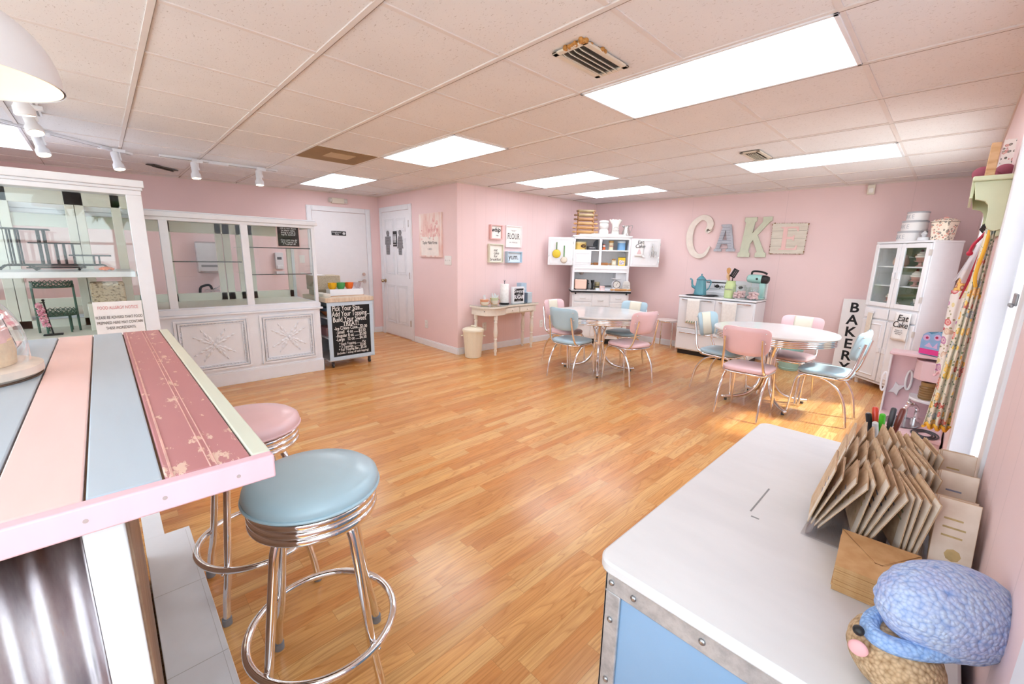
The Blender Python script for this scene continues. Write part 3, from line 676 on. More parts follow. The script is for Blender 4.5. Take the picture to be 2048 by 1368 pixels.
for z, a, b, x0 in ((1.405, -1.0, Y1-.04, F-.33), (1.125, -1.0, Y1-.04, F-.4), (1.255, -1.63, -1.07, F-.33)):
    s = obj('glass_shelf', MB().box(XB+.06, a, z, F-.05, b, z+.008), SHELF, lc, smooth=False)
    obj('shelf_edge', MB().box(F-.052, a, z-.001, F-.048, b, z+.009), M('3c4440', .2), s, smooth=False)
cs = solo('chalkboard_note', MB().box(-.105, -.004, -.11, .105, 0, .11), CHALK, 'small chalkboard note taped inside long case glass', 'sign', (F-.031, -.615, 1.54), (0, 0, PI/2))
obj('paper_border', MB().box(-.118, .0005, -.123, .118, .002, .123), M('e6c4c2', .7), cs, smooth=False)
text('lettering', 'Life is too short\nto share cake,\nbring it treat it\ntop it. Love it!', .027, WHITE, cs, (0, -.0045, .045), line=.8, shear=.15, sx=.9)
text('lettering', '-Cone with icing..$4\n-Each Topping....75\n-3 Toppings...$2', .023, WHITE, cs, (.0, -.0045, -.065), line=.9, shear=.15, sx=.9)
# things on the aisle wall seen through the glass
dp = solo('towel_dispenser', MB().box(-.15, -.22, -.21, .15, 0, .21).box(-.13, -.225, -.20, .13, -.16, -.16), M('bdb6b8', .35, .4), 'grey paper towel dispenser seen through the long glass case', 'dispenser', wp(A, d, sL(-1.0), .004, 1.27), (0, 0, ang), bev=.02)
obj('feed_slot', MB().box(-.1, -.223, -.13, .1, -.219, -.10), M('6d686a', .5), dp, smooth=False)
sd = solo('soap_dispenser', MB().box(-.055, -.1, -.125, .055, 0, .125).box(-.04, -.11, -.125, .04, -.09, -.06), M('dcdadd', .3), 'white soap dispenser on aisle wall near light switch', 'dispenser', wp(A, d, sL(-.15), 0, 1.23), (0, 0, ang), bev=.012)
obj('dark_window', MB().box(-.03, -.102, .02, .03, -.099, .06), M('5c6068', .3), sd, smooth=False)
fa = thing('faucet', 'black and chrome faucet on the aisle sink behind glass', 'faucet', wp(A, d, sL(-1.03), -.0, .70)+Vector((.12, 0, 0)), ang)
obj('spout', MB().tube(smoothpath([(0, 0, .0), (0, -.01, .12), (-.03, -.04, .19), (-.12, -.10, .17), (-.14, -.11, .09)]), .016, 10), BLACK, fa)
obj('valve_body', MB().cyl((0, 0, 0), (0, 0, .10), .035, .03).box(-.09, -.03, .1, .09, .03, .13), CHROME, fa, bev=.006)
obj('lever', MB().tube([(.02, -.02, .13), (.10, -.06, .19)], .01, 8), CHROME, fa)
sk = solo('hand_sink', MB().box(-.35, -.38, -.22, .35, 0, 0), M('c9c9cb', .3, .8), 'steel hand sink under the grey towel dispenser', 'sink', wp(A, d, sL(-1.0), .004, .70), (0, 0, ang), bev=.02)

# tall case beside it
F1 = -2.70; X1 = -3.322; A0, A1 = -3.35, -1.83
tc = thing('display_case', 'tall white bakery case with big glass front behind plank bar', 'display case', (0, 0, 0))
obj('counter_base', MB().box(X1, A0, 0, F1, A1, .70), CW, tc, bev=.003)
obj('case_floor', MB().box(X1, A0, .70, F1, A1, .735), IV, tc, bev=.002)
fr = MB(); fr.box(F1-.05, A1-.09, .70, F1, A1, 1.765); fr.box(X1, A1-.05, .70, X1+.05, A1, 1.80); fr.box(F1-.05, A0, 1.765, F1, A1, 1.80); fr.box(F1-.05, A0, .70, F1, A0+.09, 1.765)
obj('case_frame', fr, CW, tc, bev=.003)
obj('case_top', MB().box(X1-.01, A0, 1.82, F1+.04, A1+.02, 1.872).box(X1, A0, 1.80, F1+.018, A1+.01, 1.82), CW, tc, bev=.004)
bk = MB()
for y0 in (-2.0, -2.22, -2.27, -2.62, -2.67, -3.0): bk.box(X1, y0, .735, X1+.035, y0+.06, 1.82)
bk.box(X1, A0, .735, X1+.035, A1, .80); bk.box(X1, A0, 1.70, X1+.035, A1, 1.82)
obj('rear_door_frame', bk, IV, tc, bev=.003)
obj('glass_pane', MB().box(F1-.022, A0+.08, .73, F1-.017, A1-.088, 1.77), CASEGL, tc, smooth=False)
obj('side_pane', MB().box(X1+.05, A1-.02, .735, F1-.05, A1-.015, 1.82), CLEAR, tc, smooth=False)
obj('shelf', MB().box(X1+.04, A0+.02, 1.155, F1-.06, A1-.10, 1.198), CW, tc, bev=.003)
an = solo('allergy_notice', MB().box(-.137, -.002, -.135, .137, 0, .135), M('f7f5f5', .6), 'white food allergy notice sheet taped to tall case glass', 'sign', (F1+.002, -2.062, .842), (0, 0, PI/2), smooth=False)
text('lettering', 'FOOD ALLERGY NOTICE', .034, M('d98a8c', .7), an, (0, -.0025, .088), sx=.60); text('lettering', 'PLEASE BE ADVISED THAT FOOD\nPREPARED HERE MAY CONTAIN\nTHESE INGREDIENTS:', .030, M('3b3b3e', .7), an, (0, -.0025, -.025), sx=.60, line=1.35)
# black three-step stand
bs = thing('tiered_stand', 'black iron stand stepping down in three plates, on case shelf', 'stand', (-2.98, 0, 1.203))
for y0, y1, z in ((-2.66, -2.36, .285), (-2.47, -2.21, .19), (-2.28, -2.05, .105)):
    obj('plate', MB().box(-.10, y0, z, .10, y1, z+.009), BLACK, bs, bev=.002)
lg = MB()
for y, z in ((-2.56, .285), (-2.52, .285), (-2.42, .285), (-2.39, .285), (-2.34, .19), (-2.30, .19), (-2.255, .19), (-2.15, .105), (-2.12, .105)):
    for x in (-.07, .07): lg.cyl((x, y, .035), (x, y, z), .0055, n=6)
obj('uprights', lg, BLACK, bs)
bf = MB()
for x in (-.08, .08):
    bf.tube([(x, -2.6, .038), (x, -2.10, .038)], .006, 6); bf.tube([(x, -2.5, .02), (x, -2.2, .02)], .005, 6)
    for y, s in ((-2.6, -1), (-2.10, 1), (-2.49, 1), (-2.2, -1)): bf.tube(smoothpath([(x, y, .038), (x, y+s*.02, .02), (x, y+s*.035, .008)], 4), .0055, 6); bf.ball((x, y+s*.037, .007), .009, n=8, m=6)
obj('curled_feet', bf, BLACK, bs)
GREEN = M('3f6657', .5, var=.1)
def lace_tray(name, label, loc, r, tiers, arch, group='green lace-edged cake trays'):
    t = thing(name, label, 'tray', loc, 0, group)
    for z in tiers:
        obj('tray', MB().lathe([(0, z), (r*.96, z), (r*.96, z+.004), (0, z+.004)], n=28), GREEN, t)
        rim = MB(); n = 24
        for k in range(n):
            a = 2*PI*k/n; a2 = 2*PI*(k+1)/n; p = lambda q, h: (r*math.cos(q), r*math.sin(q), z+h)
            rim.tube([p(a, .0), p(a2, .03)], .0025, 5); rim.tube([p(a, .03), p(a2, .0)], .0025, 5); rim.tube([p(a, .03), p((a+a2)/2, .043), p(a2, .03)], .0028, 5)
        rim.tube([(r*math.cos(2*PI*k/24), r*math.sin(2*PI*k/24), z) for k in range(24)], .003, 5, True)
        rim.tube([(r*math.cos(2*PI*k/24), r*math.sin(2*PI*k/24), z+.03) for k in range(24)], .0025, 5, True)
        obj('lace_rim', rim, GREEN, t)
    po = MB()
    if arch: po.cyl((0, 0, 0), (0, 0, tiers[-1]+.08), .005, n=8).tube(smoothpath([(0, 0, tiers[-1]), (0, -.0, tiers[-1]+.13), (0, -.05, tiers[-1]+.19)], 6), .004, 6)
    else:
        for s in (-1, 1): po.cyl((0, s*r*.97, 0), (0, s*r*.97, tiers[-1]+.02), .007, n=8)
    obj('post', po, GREEN, t)
    ft = MB()
    for k in range(4): a = PI/4+k*PI/2; ft.cyl((r*.8*math.cos(a), r*.8*math.sin(a), 0), (r*.8*math.cos(a), r*.8*math.sin(a), tiers[0]), .006, n=6)
    obj('feet', ft, GREEN, t)
    return t
lace_tray('cake_tray', 'green two-tier lace tray inside tall case, below the shelf', (-3.0, -2.4, .737), .11, (.13, .34), False)
lace_tray('cake_tray', 'green lace tray on arched pole, seen through case corner', (-3.62, -1.83, .818), .055, (.08, .30), True)
sp = solo('sponge_cake', MB().box(-.07, -.10, 0, .07, .10, .16), noisy('crumb', [(.35, '8f7a66'), (.5, 'd9c6ae'), (.7, 'cbb394')], (1, 1, 1.8), 42, .9), 'speckled tan cake block in tall case above allergy notice', 'cake', (-3.0, -2.1, .948), smooth=False, bev=.012)
solo('cake_plinth', MB().box(-.09, -.13, 0, .09, .13, .21), IV, 'ivory riser block under the speckled cake in tall case', 'riser', (-3.0, -2.1, .7365), bev=.004)
def bloom(name, label, loc, c, r=.035):
    m = MB()
    for k in range(14):
        a = k*2.4; q = r*(.3+.7*k/14); m.ball((q*math.cos(a), q*math.sin(a), r*.3*(1-k/14)+.012), r*.42, sz=.6, n=8, m=5)
    return solo(name, m, M(c, .7, var=.2, sc_=40), label, 'flower', loc)
bloom('paper_flower', 'orange paper flower at low end of black tiered stand', (-2.84, -2.09, 1.2), 'e8743f', .038)
bloom('paper_flower', 'peach paper flower on cake riser above allergy notice', (-2.87, -2.07, .7365), 'f3b083', .026)
rk = thing('bracelet_stand', 'black slanted stand draped with pink beaded strip, in tall case', 'jewellery stand', (-2.85, -2.43, .737), PI/2)
obj('stand_base', MB().box(-.05, -.03, 0, .05, .03, .008), BLACK, rk, bev=.002); obj('stand_post', MB().tube([(.0, 0, .008), (-.012, 0, .12), (-.02, 0, .25)], .005, 8).ball((-.02, 0, .255), .009).tube([(-.05, 0, .235), (-.012, 0, .24)], .004, 6), BLACK, rk)
st = MB(); rn = random.Random(2)
for k in range(150): z = .235-.17*rn.random(); st.ball((-.045+rn.uniform(-.018, .018)+(.235-z)*.12, -.006+rn.uniform(-.008, .008), z), .0062, n=6, m=4)
obj('beaded_strip', st, noisy('pink_beads', [(.35, 'c2577c'), (.55, 'eaa9ba'), (.75, 'f6d9dd')], ns=50, rough=.5), rk)

# ---------------------------------------------------------------- chalkboard topping cart
ca = math.radians(91); ct = thing('topping_cart', 'rolling topping cart with menu chalkboard front and wood top', 'cart', (-3.327, -.283, 0), ca)
# local +x runs along the chalkboard, local -y faces the room
Wc, Dc = .565, .60
side = MB().box(0, .012, .085, Wc, Dc, .105).box(Wc-.02, .012, .105, Wc, Dc, .80).box(0, Dc-.015, .105, Wc, Dc, .80)
obj('cart_body', side, WHITE, ct, bev=.002)
for z in (.36, .60): obj('shelf', MB().box(.005, .02, z, Wc-.02, Dc-.015, z+.018), WHITE, ct, bev=.002)
obj('cart_top', MB().box(-.02, -.02, .80, Wc+.01, Dc+.11, .85), noisy('butcher_block', [(.3, 'cdb59b'), (.7, 'e3d0ba')], (12, 2, 2), 4, .5), ct, bev=.004)
cb = MB(); b = .045
for x0, z0, x1, z1 in ((0, .095, Wc, .095+b), (0, .80-b, Wc, .80), (0, .095+b, b, .80-b), (Wc-b, .095+b, Wc, .80-b)): cb.box(x0, -.008, z0, x1, .012, z1)
obj('board_frame', cb, M('c6d8e8', .45, var=.03), ct, bev=.003)
bd = obj('chalkboard', MB().box(b-.005, -.002, .12, Wc-b+.005, .008, .78), CHALK, ct, smooth=False)
CK = M('efeeec', .9)
ln = [(.722, 'Pick Your Size...', .088, .225, .66), (.655, 'Add Your Topping...', .086, .265, .66), (.588, 'Build Your Sweet', .086, .245, .68), (.532, 'TREAT!', .072, .255, .85)]
for z, s, sz, x, sx in ln: text('chalk_lettering', s, sz, CK, bd, (x+.02, -.003, z), sx=sx, bold=.0006)
for z, s in ((.482, '-Ice Cream Cone....$3.00'), (.437, '-Small   4 oz .......$3.50'), (.392, '-Regular 8 oz .......$5.00'), (.347, '-Large   12 oz ......$6.50')): text('chalk_lettering', s, .056, CK, bd, (.275, -.003, z), sx=.72, bold=.0006)
for z, s in ((.294, '* Each Topping...........75\u00a2'), (.258, '* 3 Toppings............$2.00'), (.222, '* Full Topping Bar....$5.00'), (.182, '(includes 1 scoop of each topping)')): text('chalk_lettering', s, .044 if z > .2 else .038, CK, bd, (.285, -.003, z-.004), sx=.76, bold=.0004)
obj('chalk_rule', MB().box(.14, -.0035, .505, .42, -.002, .508), CK, bd, smooth=False)
for x in (.05, Wc-.05):
    for y in (.05, Dc-.05):
        obj('caster', MB().cyl((x-.009, y, .028), (x+.009, y, .028), .028, n=18).box(x-.014, y-.012, .03, x+.014, y+.012, .085), M('3a3a3c', .4), ct, bev=.001)
def w2(t, p): return Matrix.Translation(t.location) @ Matrix.Rotation(t.rotation_euler.z, 4, 'Z') @ Vector(p)
def inbox(name, label, cat, p, w, dd, h, m, rz=ca, **kw): return solo(name, MB().box(-w/2, -dd/2, 0, w/2, dd/2, h), m, label, cat, w2(ct, p), (0, 0, rz), **kw)
cd = thing('cup_caddy', 'white wooden trough holding colored sundae cups on cart', 'caddy', w2(ct, (.335, .25, .85)), ca)
tr = MB(); tr.box(-.21, -.06, 0, .21, .06, .008); tr.box(-.21, -.06, .008, .21, -.052, .085); tr.box(-.21, .052, .008, .21, .06, .085); tr.box(-.21, -.052, .008, -.20, .052, .085); tr.box(.20, -.052, .008, .21, .052, .085)
obj('trough', tr, WHITE, cd, bev=.002); obj('wood_strip', MB().box(-.215, -.064, 0, .215, .064, .006), WOOD, cd, smooth=False)
def cup(x, c, lab):
    t = thing('sundae_cup', lab, 'cup', w2(ct, (.335+x, .25, .8600)), ca, 'sundae cups in the white trough'); m = glass('cup_'+c, lin(c), .8) if c == 'f4f2f4' else M(c, .15, var=.03)
    obj('bowl', MB().lathe([(.02, 0), (.022, .008), (.012, .02), (.014, .06), (.042, .10), (.050, .15), (.047, .15), (.038, .103), (.008, .066), (0, .066)], n=20, wob=lambda a, i: .09*math.sin(8*a) if i in (5, 6) else 0), m, t)
    for s in (-1, 1): obj('handle', MB().tube(smoothpath([(s*.044, 0, .14), (s*.0515, 0, .12), (s*.042, 0, .09), (s*.02, 0, .06)], 4), .004, 6), m, t)
cup(-.155, 'f6b81e', 'yellow sundae cup standing in the white trough'); cup(-.05, '4fa860', 'green sundae cup standing in the white trough'); cup(.055, 'f07028', 'orange sundae cup standing in the white trough'); cup(.16, 'f4f2f4', 'clear sundae cup at the end of the white trough')
bn = thing('linen_bin', 'beige fabric bin standing behind the case corner on the cart', 'bin', w2(ct, (.215, .555, .85)), ca)
obj('bin_body', MB().box(-.19, -.12, .06, .15, .12, .24), noisy('linen', [(.3, 'b3a58f'), (.7, 'c9bca7')], ns=60, rough=.95), bn, bev=.01); obj('white_rim', MB().box(-.192, -.122, .24, -.04, .122, .246), WHITE, bn, bev=.002)
obj('bin_base', MB().box(-.17, -.10, 0, .13, .10, .06), M('a69a88', .9), bn)
rn = random.Random(4)
for i in range(9):
    solo('container_lid', MB().lathe([(0, 0), (.042, 0), (.045, .006), (.045, .012), (.036, .014), (0, .014)], n=20), M('efe8dd', .4), 'round white container lid lying beside beige fabric bin', 'lid', w2(ct, (.045, .10+.105*(i % 3), .851+.0145*(i//3))), group='white lids beside the fabric bin')
for p, c, lab in (((.10, .20, .6195), 'c87f52', 'terracotta and blue bowl on upper shelf of cart'), ((.12, .25, .3795), 'e3b3ba', 'pink box of napkins on lower shelf of cart')):
    t = solo('snack_bowl' if c[0] == 'c' else 'napkin_box', MB().lathe([(.05, 0), (.09, .05), (.10, .10), (.09, .10), (0, .02)], n=24) if c[0] == 'c' else MB().box(-.09, -.12, 0, .09, .12, .10), M(c, .5, var=.08), lab, 'bowl' if c[0] == 'c' else 'box', w2(ct, p), (0, 0, ca))
    if c[0] == 'c': obj('blue_band', MB().lathe([(.093, .062), (.1015, .10), (.099, .101)], n=24), M('5c7596', .5, var=.3, sc_=70), t)
# ================================================================ PLANK BAR
def plank_mat(name, c, worn, amount=.28, ns=5, wear_c='c9a184'):
    t = NT(name); t.set(.42, 0, .4); v = t.coord((1, 6, 1)); v2 = t.coord((1.2, 3.2, 1))
    n1 = t.noise(v, 4, 4); base = t.ramp(n1, [(.3, tuple(x*.95 for x in lin(c))), (.7, c)])
    sc1 = t.math('GREATER_THAN', t.noise(v2, ns, 8, .72), 1-amount); t.col(t.mix(t.math('MULTIPLY', sc1, .8), base, wear_c)); t.bump(n1, .08); return t.m
bar = thing('bar_counter', 'plank-topped breakfast bar with corrugated metal end, in front of stools', 'bar', (0, 0, 0))
XE, XF, ZT = .945, -.56, 1.05
cols = [(-2.086, -1.978, plank_mat('plank_red', 'bb7e80', 1, .405, 11, 'e6c8b4'), 0), (-2.168, -2.089, plank_mat('plank_blue', 'b5c3cf', 1, .31, 8, 'c9b6a2'), 0), (-2.258, -2.171, plank_mat('plank_pink', 'ecc9c4', 1, .30, 8, 'd9b8a8'), 0),
        (-2.345, -2.261, plank_mat('plank_blue_two', 'b3c2ce', 1, .26), 0), (-2.44, -2.348, plank_mat('plank_pink_two', 'eac6c2', 1, .26), 0), (-2.53, -2.443, plank_mat('plank_red_two', 'bb7e80', 1, .3), 0), (-2.62, -2.533, plank_mat('plank_blue_three', 'b5c3cf', 1, .26), 0), (-2.72, -2.623, plank_mat('plank_pink_three', 'ecc9c4', 1, .26), 0)]
for i, (a, b, m, _) in enumerate(cols):
    p = MB().box(XF, a, ZT-.02, XE-.022, b, ZT); p2 = obj('plank', p, m, bar, bev=.0025)
    p2['label'] = ['dusty red plank with worn grooves', 'grey-blue plank', 'pale pink plank', 'second grey-blue plank', 'pink plank', 'red plank', 'blue plank', 'pink edge plank'][i]
    if i == 0: obj('plank_beads', MB().box(XF, -2.024, ZT-.001, XE-.022, -2.022, ZT+.0012).box(XF, -2.032, ZT-.001, XE-.022, -2.030, ZT+.0012).box(XF, -2.079, ZT-.001, XE-.022, -2.0755, ZT+.0012), M('d9a79c', .5, var=.2, sc_=30), p2, bev=.0006)
obj('plank_bed', MB().box(XF+.003, -2.72, ZT-.042, XE-.024, -1.98, ZT-.008), DARKWOOD, bar, smooth=False)
obj('edge_trim', MB().box(XF, -1.976, ZT-.038, XE-.0225, -1.948, ZT), plank_mat('trim_sage', 'd9dccb', 1, .3, 8), bar, bev=.003)['label'] = 'sage edge strip'
obj('edge_trim', MB().box(XE-.021, -2.72, ZT-.040, XE, -1.948, ZT), plank_mat('trim_pink', 'e6bcc6', 1, .24, 6, 'c9aeb0'), bar, bev=.003)['label'] = 'pale pink end strip'
for y in (-2.0, -2.09, -2.17, -2.26): obj('nail_head', MB().cyl((XE-.001, y, ZT-.02), (XE+.0006, y, ZT-.02), .003, n=8), M('b9a7a6', .4, .4), bar)
XB0 = .86; YF = -2.133
obj('bar_body', MB().box(XF+.08, -2.66, 0, XB0-.024, YF-.002, ZT-.042), DARKWOOD, bar, smooth=False)
obj('side_board', MB().box(XF+.06, YF-.012, .1, XB0-.02, YF, ZT-.041), noisy('stained_side', [(.3, '8a6b55'), (.7, 'a98b73')], (1, 1, 12), 3, .5), bar, bev=.002)
obj('corner_post', MB().box(XB0-.02, -2.183, 0, XB0+.004, -2.137, ZT-.041), WHITE, bar, bev=.003)
cm = MB(); n = 150; vs = []
for i in range(n+1):
    y = -2.184-.47*i/n; x = XB0-.006+.0085*math.sin(2*PI*(y+2.184)/.068)
    vs += [(x, y, .0), (x, y, ZT-.041)]
cm.add(vs, [(2*i, 2*i+2, 2*i+3, 2*i+1) for i in range(n)])
cgm = NT('galvanized'); cgm.set(.34, 1); v = cgm.coord((1, 1, .25)); nz = cgm.noise(v, 16, 6, .65); cgm.col(cgm.ramp(nz, [(.3, '8d8288'), (.55, 'b3abad'), (.72, 'b98f62')])); cgm.l(cgm.ramp(nz, [(.3, (.28,)*3), (.7, (.5,)*3)]), cgm.b.inputs['Roughness'])
obj('corrugated_panel', cm, cgm.m, bar, solid=.0012)
stp = thing('foot_step', 'low white painted foot step along the bar base', 'step', (0, 0, 0))
obj('step_top', MB().prism([(0, 0)]*0+[(-1.25, -2.128), (2.2, -2.128), (2.2, -1.97), (-.64, -1.97), (-.64, -2.058), (-1.25, -2.058)], 0, 1) if 0 else MB().box(-.64, -2.128, .082, 1.40, -1.968, .10).box(-1.25, -2.128, .082, -.64, -2.058, .10), WHITE, stp, bev=.002)
obj('step_riser', MB().box(-.635, -2.125, 0, 1.395, -1.974, .082).box(-1.245, -2.125, 0, -.635, -2.064, .082), WHITE, stp, smooth=False)
obj('tile_joints', MB().box(-.62, -1.985, .1, 1.39, -1.984, .1005).box(.22, -2.128, .1, .222, -1.97, .1005).box(-.20, -2.128, .1, -.198, -1.97, .1005), M('c9c6c6', .6), stp, smooth=False)
# cake dome on the bar
dm = thing('cake_dome', 'glass cake dome over frosted cake on plank bar', 'cake dome', (.045, -2.415, ZT))
obj('plate', MB().lathe([(0, .004), (.150, .004), (.160, .012), (.160, .030), (.152, .034), (0, .034)], n=48), M('e8dcd0', .3, var=.12, sc_=20), dm)
obj('plate_foot', MB().lathe([(0, 0), (.155, 0), (.157, .004), (0, .004)], n=40), M('6f5645', .5), dm)
obj('glass_dome', MB().lathe([(.140, .036)]+[(.14*math.cos(a)**.6 if a < PI/2-.01 else .001, .07+.15*math.sin(a)) for a in [i*PI/2/12 for i in range(13)]], n=48, caps=False), glass('dome_glass', (.97, .96, .95), 1.3), dm)
obj('dome_knob', MB().ball((0, 0, .235), .016).cyl((0, 0, .215), (0, 0, .225), .008), CLEAR, dm)
ck = thing('frosted_cake', 'cream and pink frosted cake under the glass dome', 'cake', (.045, -2.415, ZT+.035))
obj('sponge', MB().lathe([(0, 0), (.115, 0), (.118, .03), (.114, .06), (0, .06)], n=36), M('ecd9bd', .8, var=.15, sc_=30), ck)
obj('frosting', MB().lathe([(.112, .058), (.108, .085), (.085, .10), (.06, .115), (.03, .135), (0, .14)], n=36, wob=lambda a, i: .05*math.sin(7*a+i)), M('f0cfd2', .5, var=.12), ck)
ch = MB(); rn = random.Random(6)
for k in range(14): ch.ball((.08*math.cos(k*2.1)*rn.random()+.02, .08*math.sin(k*2.1)*rn.random(), .12+rn.random()*.01), .013, n=8, m=5)
obj('chocolate_pieces', ch, M('4c342b', .4), ck)
jr = thing('jam_jar', 'grey jar capped with pink gingham cloth, behind glass dome', 'jar', (-.32, -2.405, ZT))
obj('jar_body', MB().lathe([(0, 0), (.05, 0), (.058, .02), (.056, .07), (.045, .10), (0, .10)], n=28), M('b9b3b2', .2), jr)
gm = NT('gingham'); gm.set(.8, 0, .2); v = gm.coord(); sp_ = gm.n('SeparateXYZ'); gm.l(v, sp_.inputs[0])
ch_ = [gm.math('LESS_THAN', gm.math('FRACT', gm.math('MULTIPLY', sp_.outputs[i], 55)), .5) for i in (0, 2)]; gm.col(gm.mix(gm.math('MULTIPLY', gm.math('ADD', *ch_), .5), 'faf4f4', 'e08aa0'))
obj('gingham_cap', MB().lathe([(.082, .085), (.076, .10), (.064, .125), (.05, .135), (0, .138)], n=48, wob=lambda a, i: .06*math.sin(14*a) if i < 2 else 0), gm.m, jr, solid=.001)
mk = thing('icing_spatula', 'black-edged white icing spatula leaning from jar by dome', 'spatula', (-.20, -2.345, ZT+.0))
Mx = Matrix.Translation((0, 0, .075)) @ Matrix.Rotation(-.0, 4, 'Z') @ Matrix.Rotation(-.62, 4, 'Y')
obj('blade', MB().box(-.105, -.012, -.004, .105, .012, .012, Mx), WHITE, mk, bev=.002); obj('handle_strip', MB().box(-.105, -.012, .012, .105, .012, .020, Mx), BLACK, mk, bev=.001)
obj('rest', MB().box(-.02, -.016, 0, .02, .016, .07), M('d8d4d2', .3), mk, bev=.004)

# ================================================================ BAR STOOLS
def bar_stool(label, loc, rz, vinyl):
    t = thing('bar_stool', label, 'bar stool', loc, rz, 'chrome bar stools at the plank bar')
    obj('seat', MB().lathe([(0, .680), (.172, .680), (.183, .689), (.186, .704), (.182, .718), (.165, .731), (.11, .739), (0, .743)], n=64), vinyl, t)
    obj('seat_piping', MB().tube([(.1855*math.cos(2*PI*k/64), .1855*math.sin(2*PI*k/64), .690) for k in range(64)], .0045, 8, True), vinyl, t)
    pr = [(.0, .612), (.165, .612)]
    for k in range(3): z = .614+k*.0225; pr += [(.176, z), (.1785, z+.004), (.1785, z+.014), (.176, z+.018), (.1715, z+.0205)]
    pr += [(.179, .686), (.173, .689)]
    obj('chrome_band', MB().lathe(pr, n=64), CHROME, t)
    for k in range(4):
        a = k*PI/2; c, s = math.cos(a), math.sin(a)
        pts = smoothpath([(r*c, r*s, z) for r, z in ((.075, .605), (.112, .601), (.138, .575), (.153, .50), (.192, .23), (.199, .19), (.205, .16), (.220, .10), (.231, .022))], 4)
        lg = obj('leg', MB().tube(pts, .0125, 12), CHROME, t)
        obj('rubber_foot', MB().lathe([(0, 0), (.0165, 0), (.0165, .026), (0, .026)], (.232*c, .232*s, 0), 14), M('8f9298', .7), lg)
        obj('bolt', MB().ball((.222*c, .222*s, .206), .007, n=8, m=6), CHROME, lg)
    obj('foot_ring', MB().tube([(.214*math.cos(2*PI*k/72), .214*math.sin(2*PI*k/72), .215) for k in range(72)], .0125, 12, True), CHROME, t)
    obj('under_plate', MB().box(-.11, -.11, .60, .11, .11, .612), M('4a4a4c', .5), t)
    return t
bar_stool('chrome bar stool with light blue round seat at bar corner', (.442, -1.738, 0), math.radians(22.8), BLUEV)
bar_stool('chrome bar stool with pink round seat, half hidden by bar', (-.175, -1.775, 0), math.radians(45), PINKV)

# ================================================================ DINETTE TABLES AND CHAIRS
def dinette(label, loc, rx, ry, rot, ztop, feet_r, m):
    t = thing('dinette_table', label, 'table', loc, 0, 'retro chrome dinette tables')
    n = 72; prof = [(.0, ztop-.022), (1-.006, ztop-.022), (1, ztop-.014), (1, ztop-.006), (1-.008, ztop), (0, ztop)]
    def ell(pf, nn=n): return MB().lathe([(r, z) for r, z in pf], n=nn, sx=rx, sy=ry)
    obj('tabletop', ell(prof), m, t)
    pr = [(.86, ztop-.024), (.965, ztop-.024)]
    for k in range(4): z = ztop-.028-k*.0155; pr += [(.982, z), (.986, z-.004), (.986, z-.010), (.982, z-.0135), (.973, z-.0145)]
    pr += [(.965, ztop-.092), (.88, ztop-.092)]
    obj('chrome_apron', ell(pr), CHROME, t)
    obj('top_plate', MB().lathe([(0, ztop-.085), (.20, ztop-.085), (.20, ztop-.024), (0, ztop-.024)], n=24), M('55565a', .5), t)
    for k in range(4):
        a = rot+k*PI/2; c, s = math.cos(a), math.sin(a)
        pts = smoothpath([(r*c, r*s, z) for r, z in ((.16, ztop-.09), (.09, ztop-.14), (.052, ztop-.24), (.046, .40), (.052, .28), (.085, .17), (.16, .085), (.26, .05), (.34, .038), (feet_r, .036))], 5)
        q = obj('pedestal_leg', MB().tube(pts, .0165, 12).ball((feet_r, 0, .036) if 0 else (feet_r*c, feet_r*s, .036), .0185, n=12, m=8), CHROME, t)
        obj('foot_pad', MB().cyl(((feet_r-.03)*c, (feet_r-.03)*s, 0), ((feet_r-.03)*c, (feet_r-.03)*s, .024), .013, n=10), M('5a5a5c', .6), q)
    ca_ = MB(); ca_.cyl((0, 0, .25), (0, 0, .60), .03, n=16); ca_.cyl((0, 0, .34), (0, 0, .36), .056); ca_.cyl((0, 0, .52), (0, 0, .54), .056)
    obj('center_column', ca_, CHROME, t); return t
TOP1 = noisy('cracked_ice', [(.3, 'dedcdb'), (.6, 'e8e6e5')], ns=4, rough=.12); TOP2 = M('e6e5e5', .13, var=.01)
dinette('round white dinette table with chrome pedestal before hoosier cabinet', (-1.27, 2.25, 0), .57, .57, math.radians(35), .728, .435, TOP1)
dinette('oval white dinette table with chrome pedestal near BAKERY sign', (.547, 2.51, 0), .525, .50, math.radians(40.4), .735, .395, TOP2)
def cushion(w, d, h, z, r=.09, e=3):
    mb = MB(); L = []
    for i, (sc1, zz) in enumerate(((.90, 0), (.985, .006), (1, .015), (.99, h*.62), (.95, h*.82), (.82, h*.95), (.5, h))):
        L.append([((x*sc1), (y*sc1), z+zz) for x, y in rrect(w, d, r, 6)])
    m = len(L[0]); vs = [p for q in L for p in q]; fs = [(i*m+k, i*m+(k+1) % m, (i+1)*m+(k+1) % m, (i+1)*m+k) for i in range(len(L)-1) for k in range(m)]
    fs += [tuple(range(m))[::-1], tuple((len(L)-1)*m+k for k in range(m))]
    return mb.add(vs, fs)
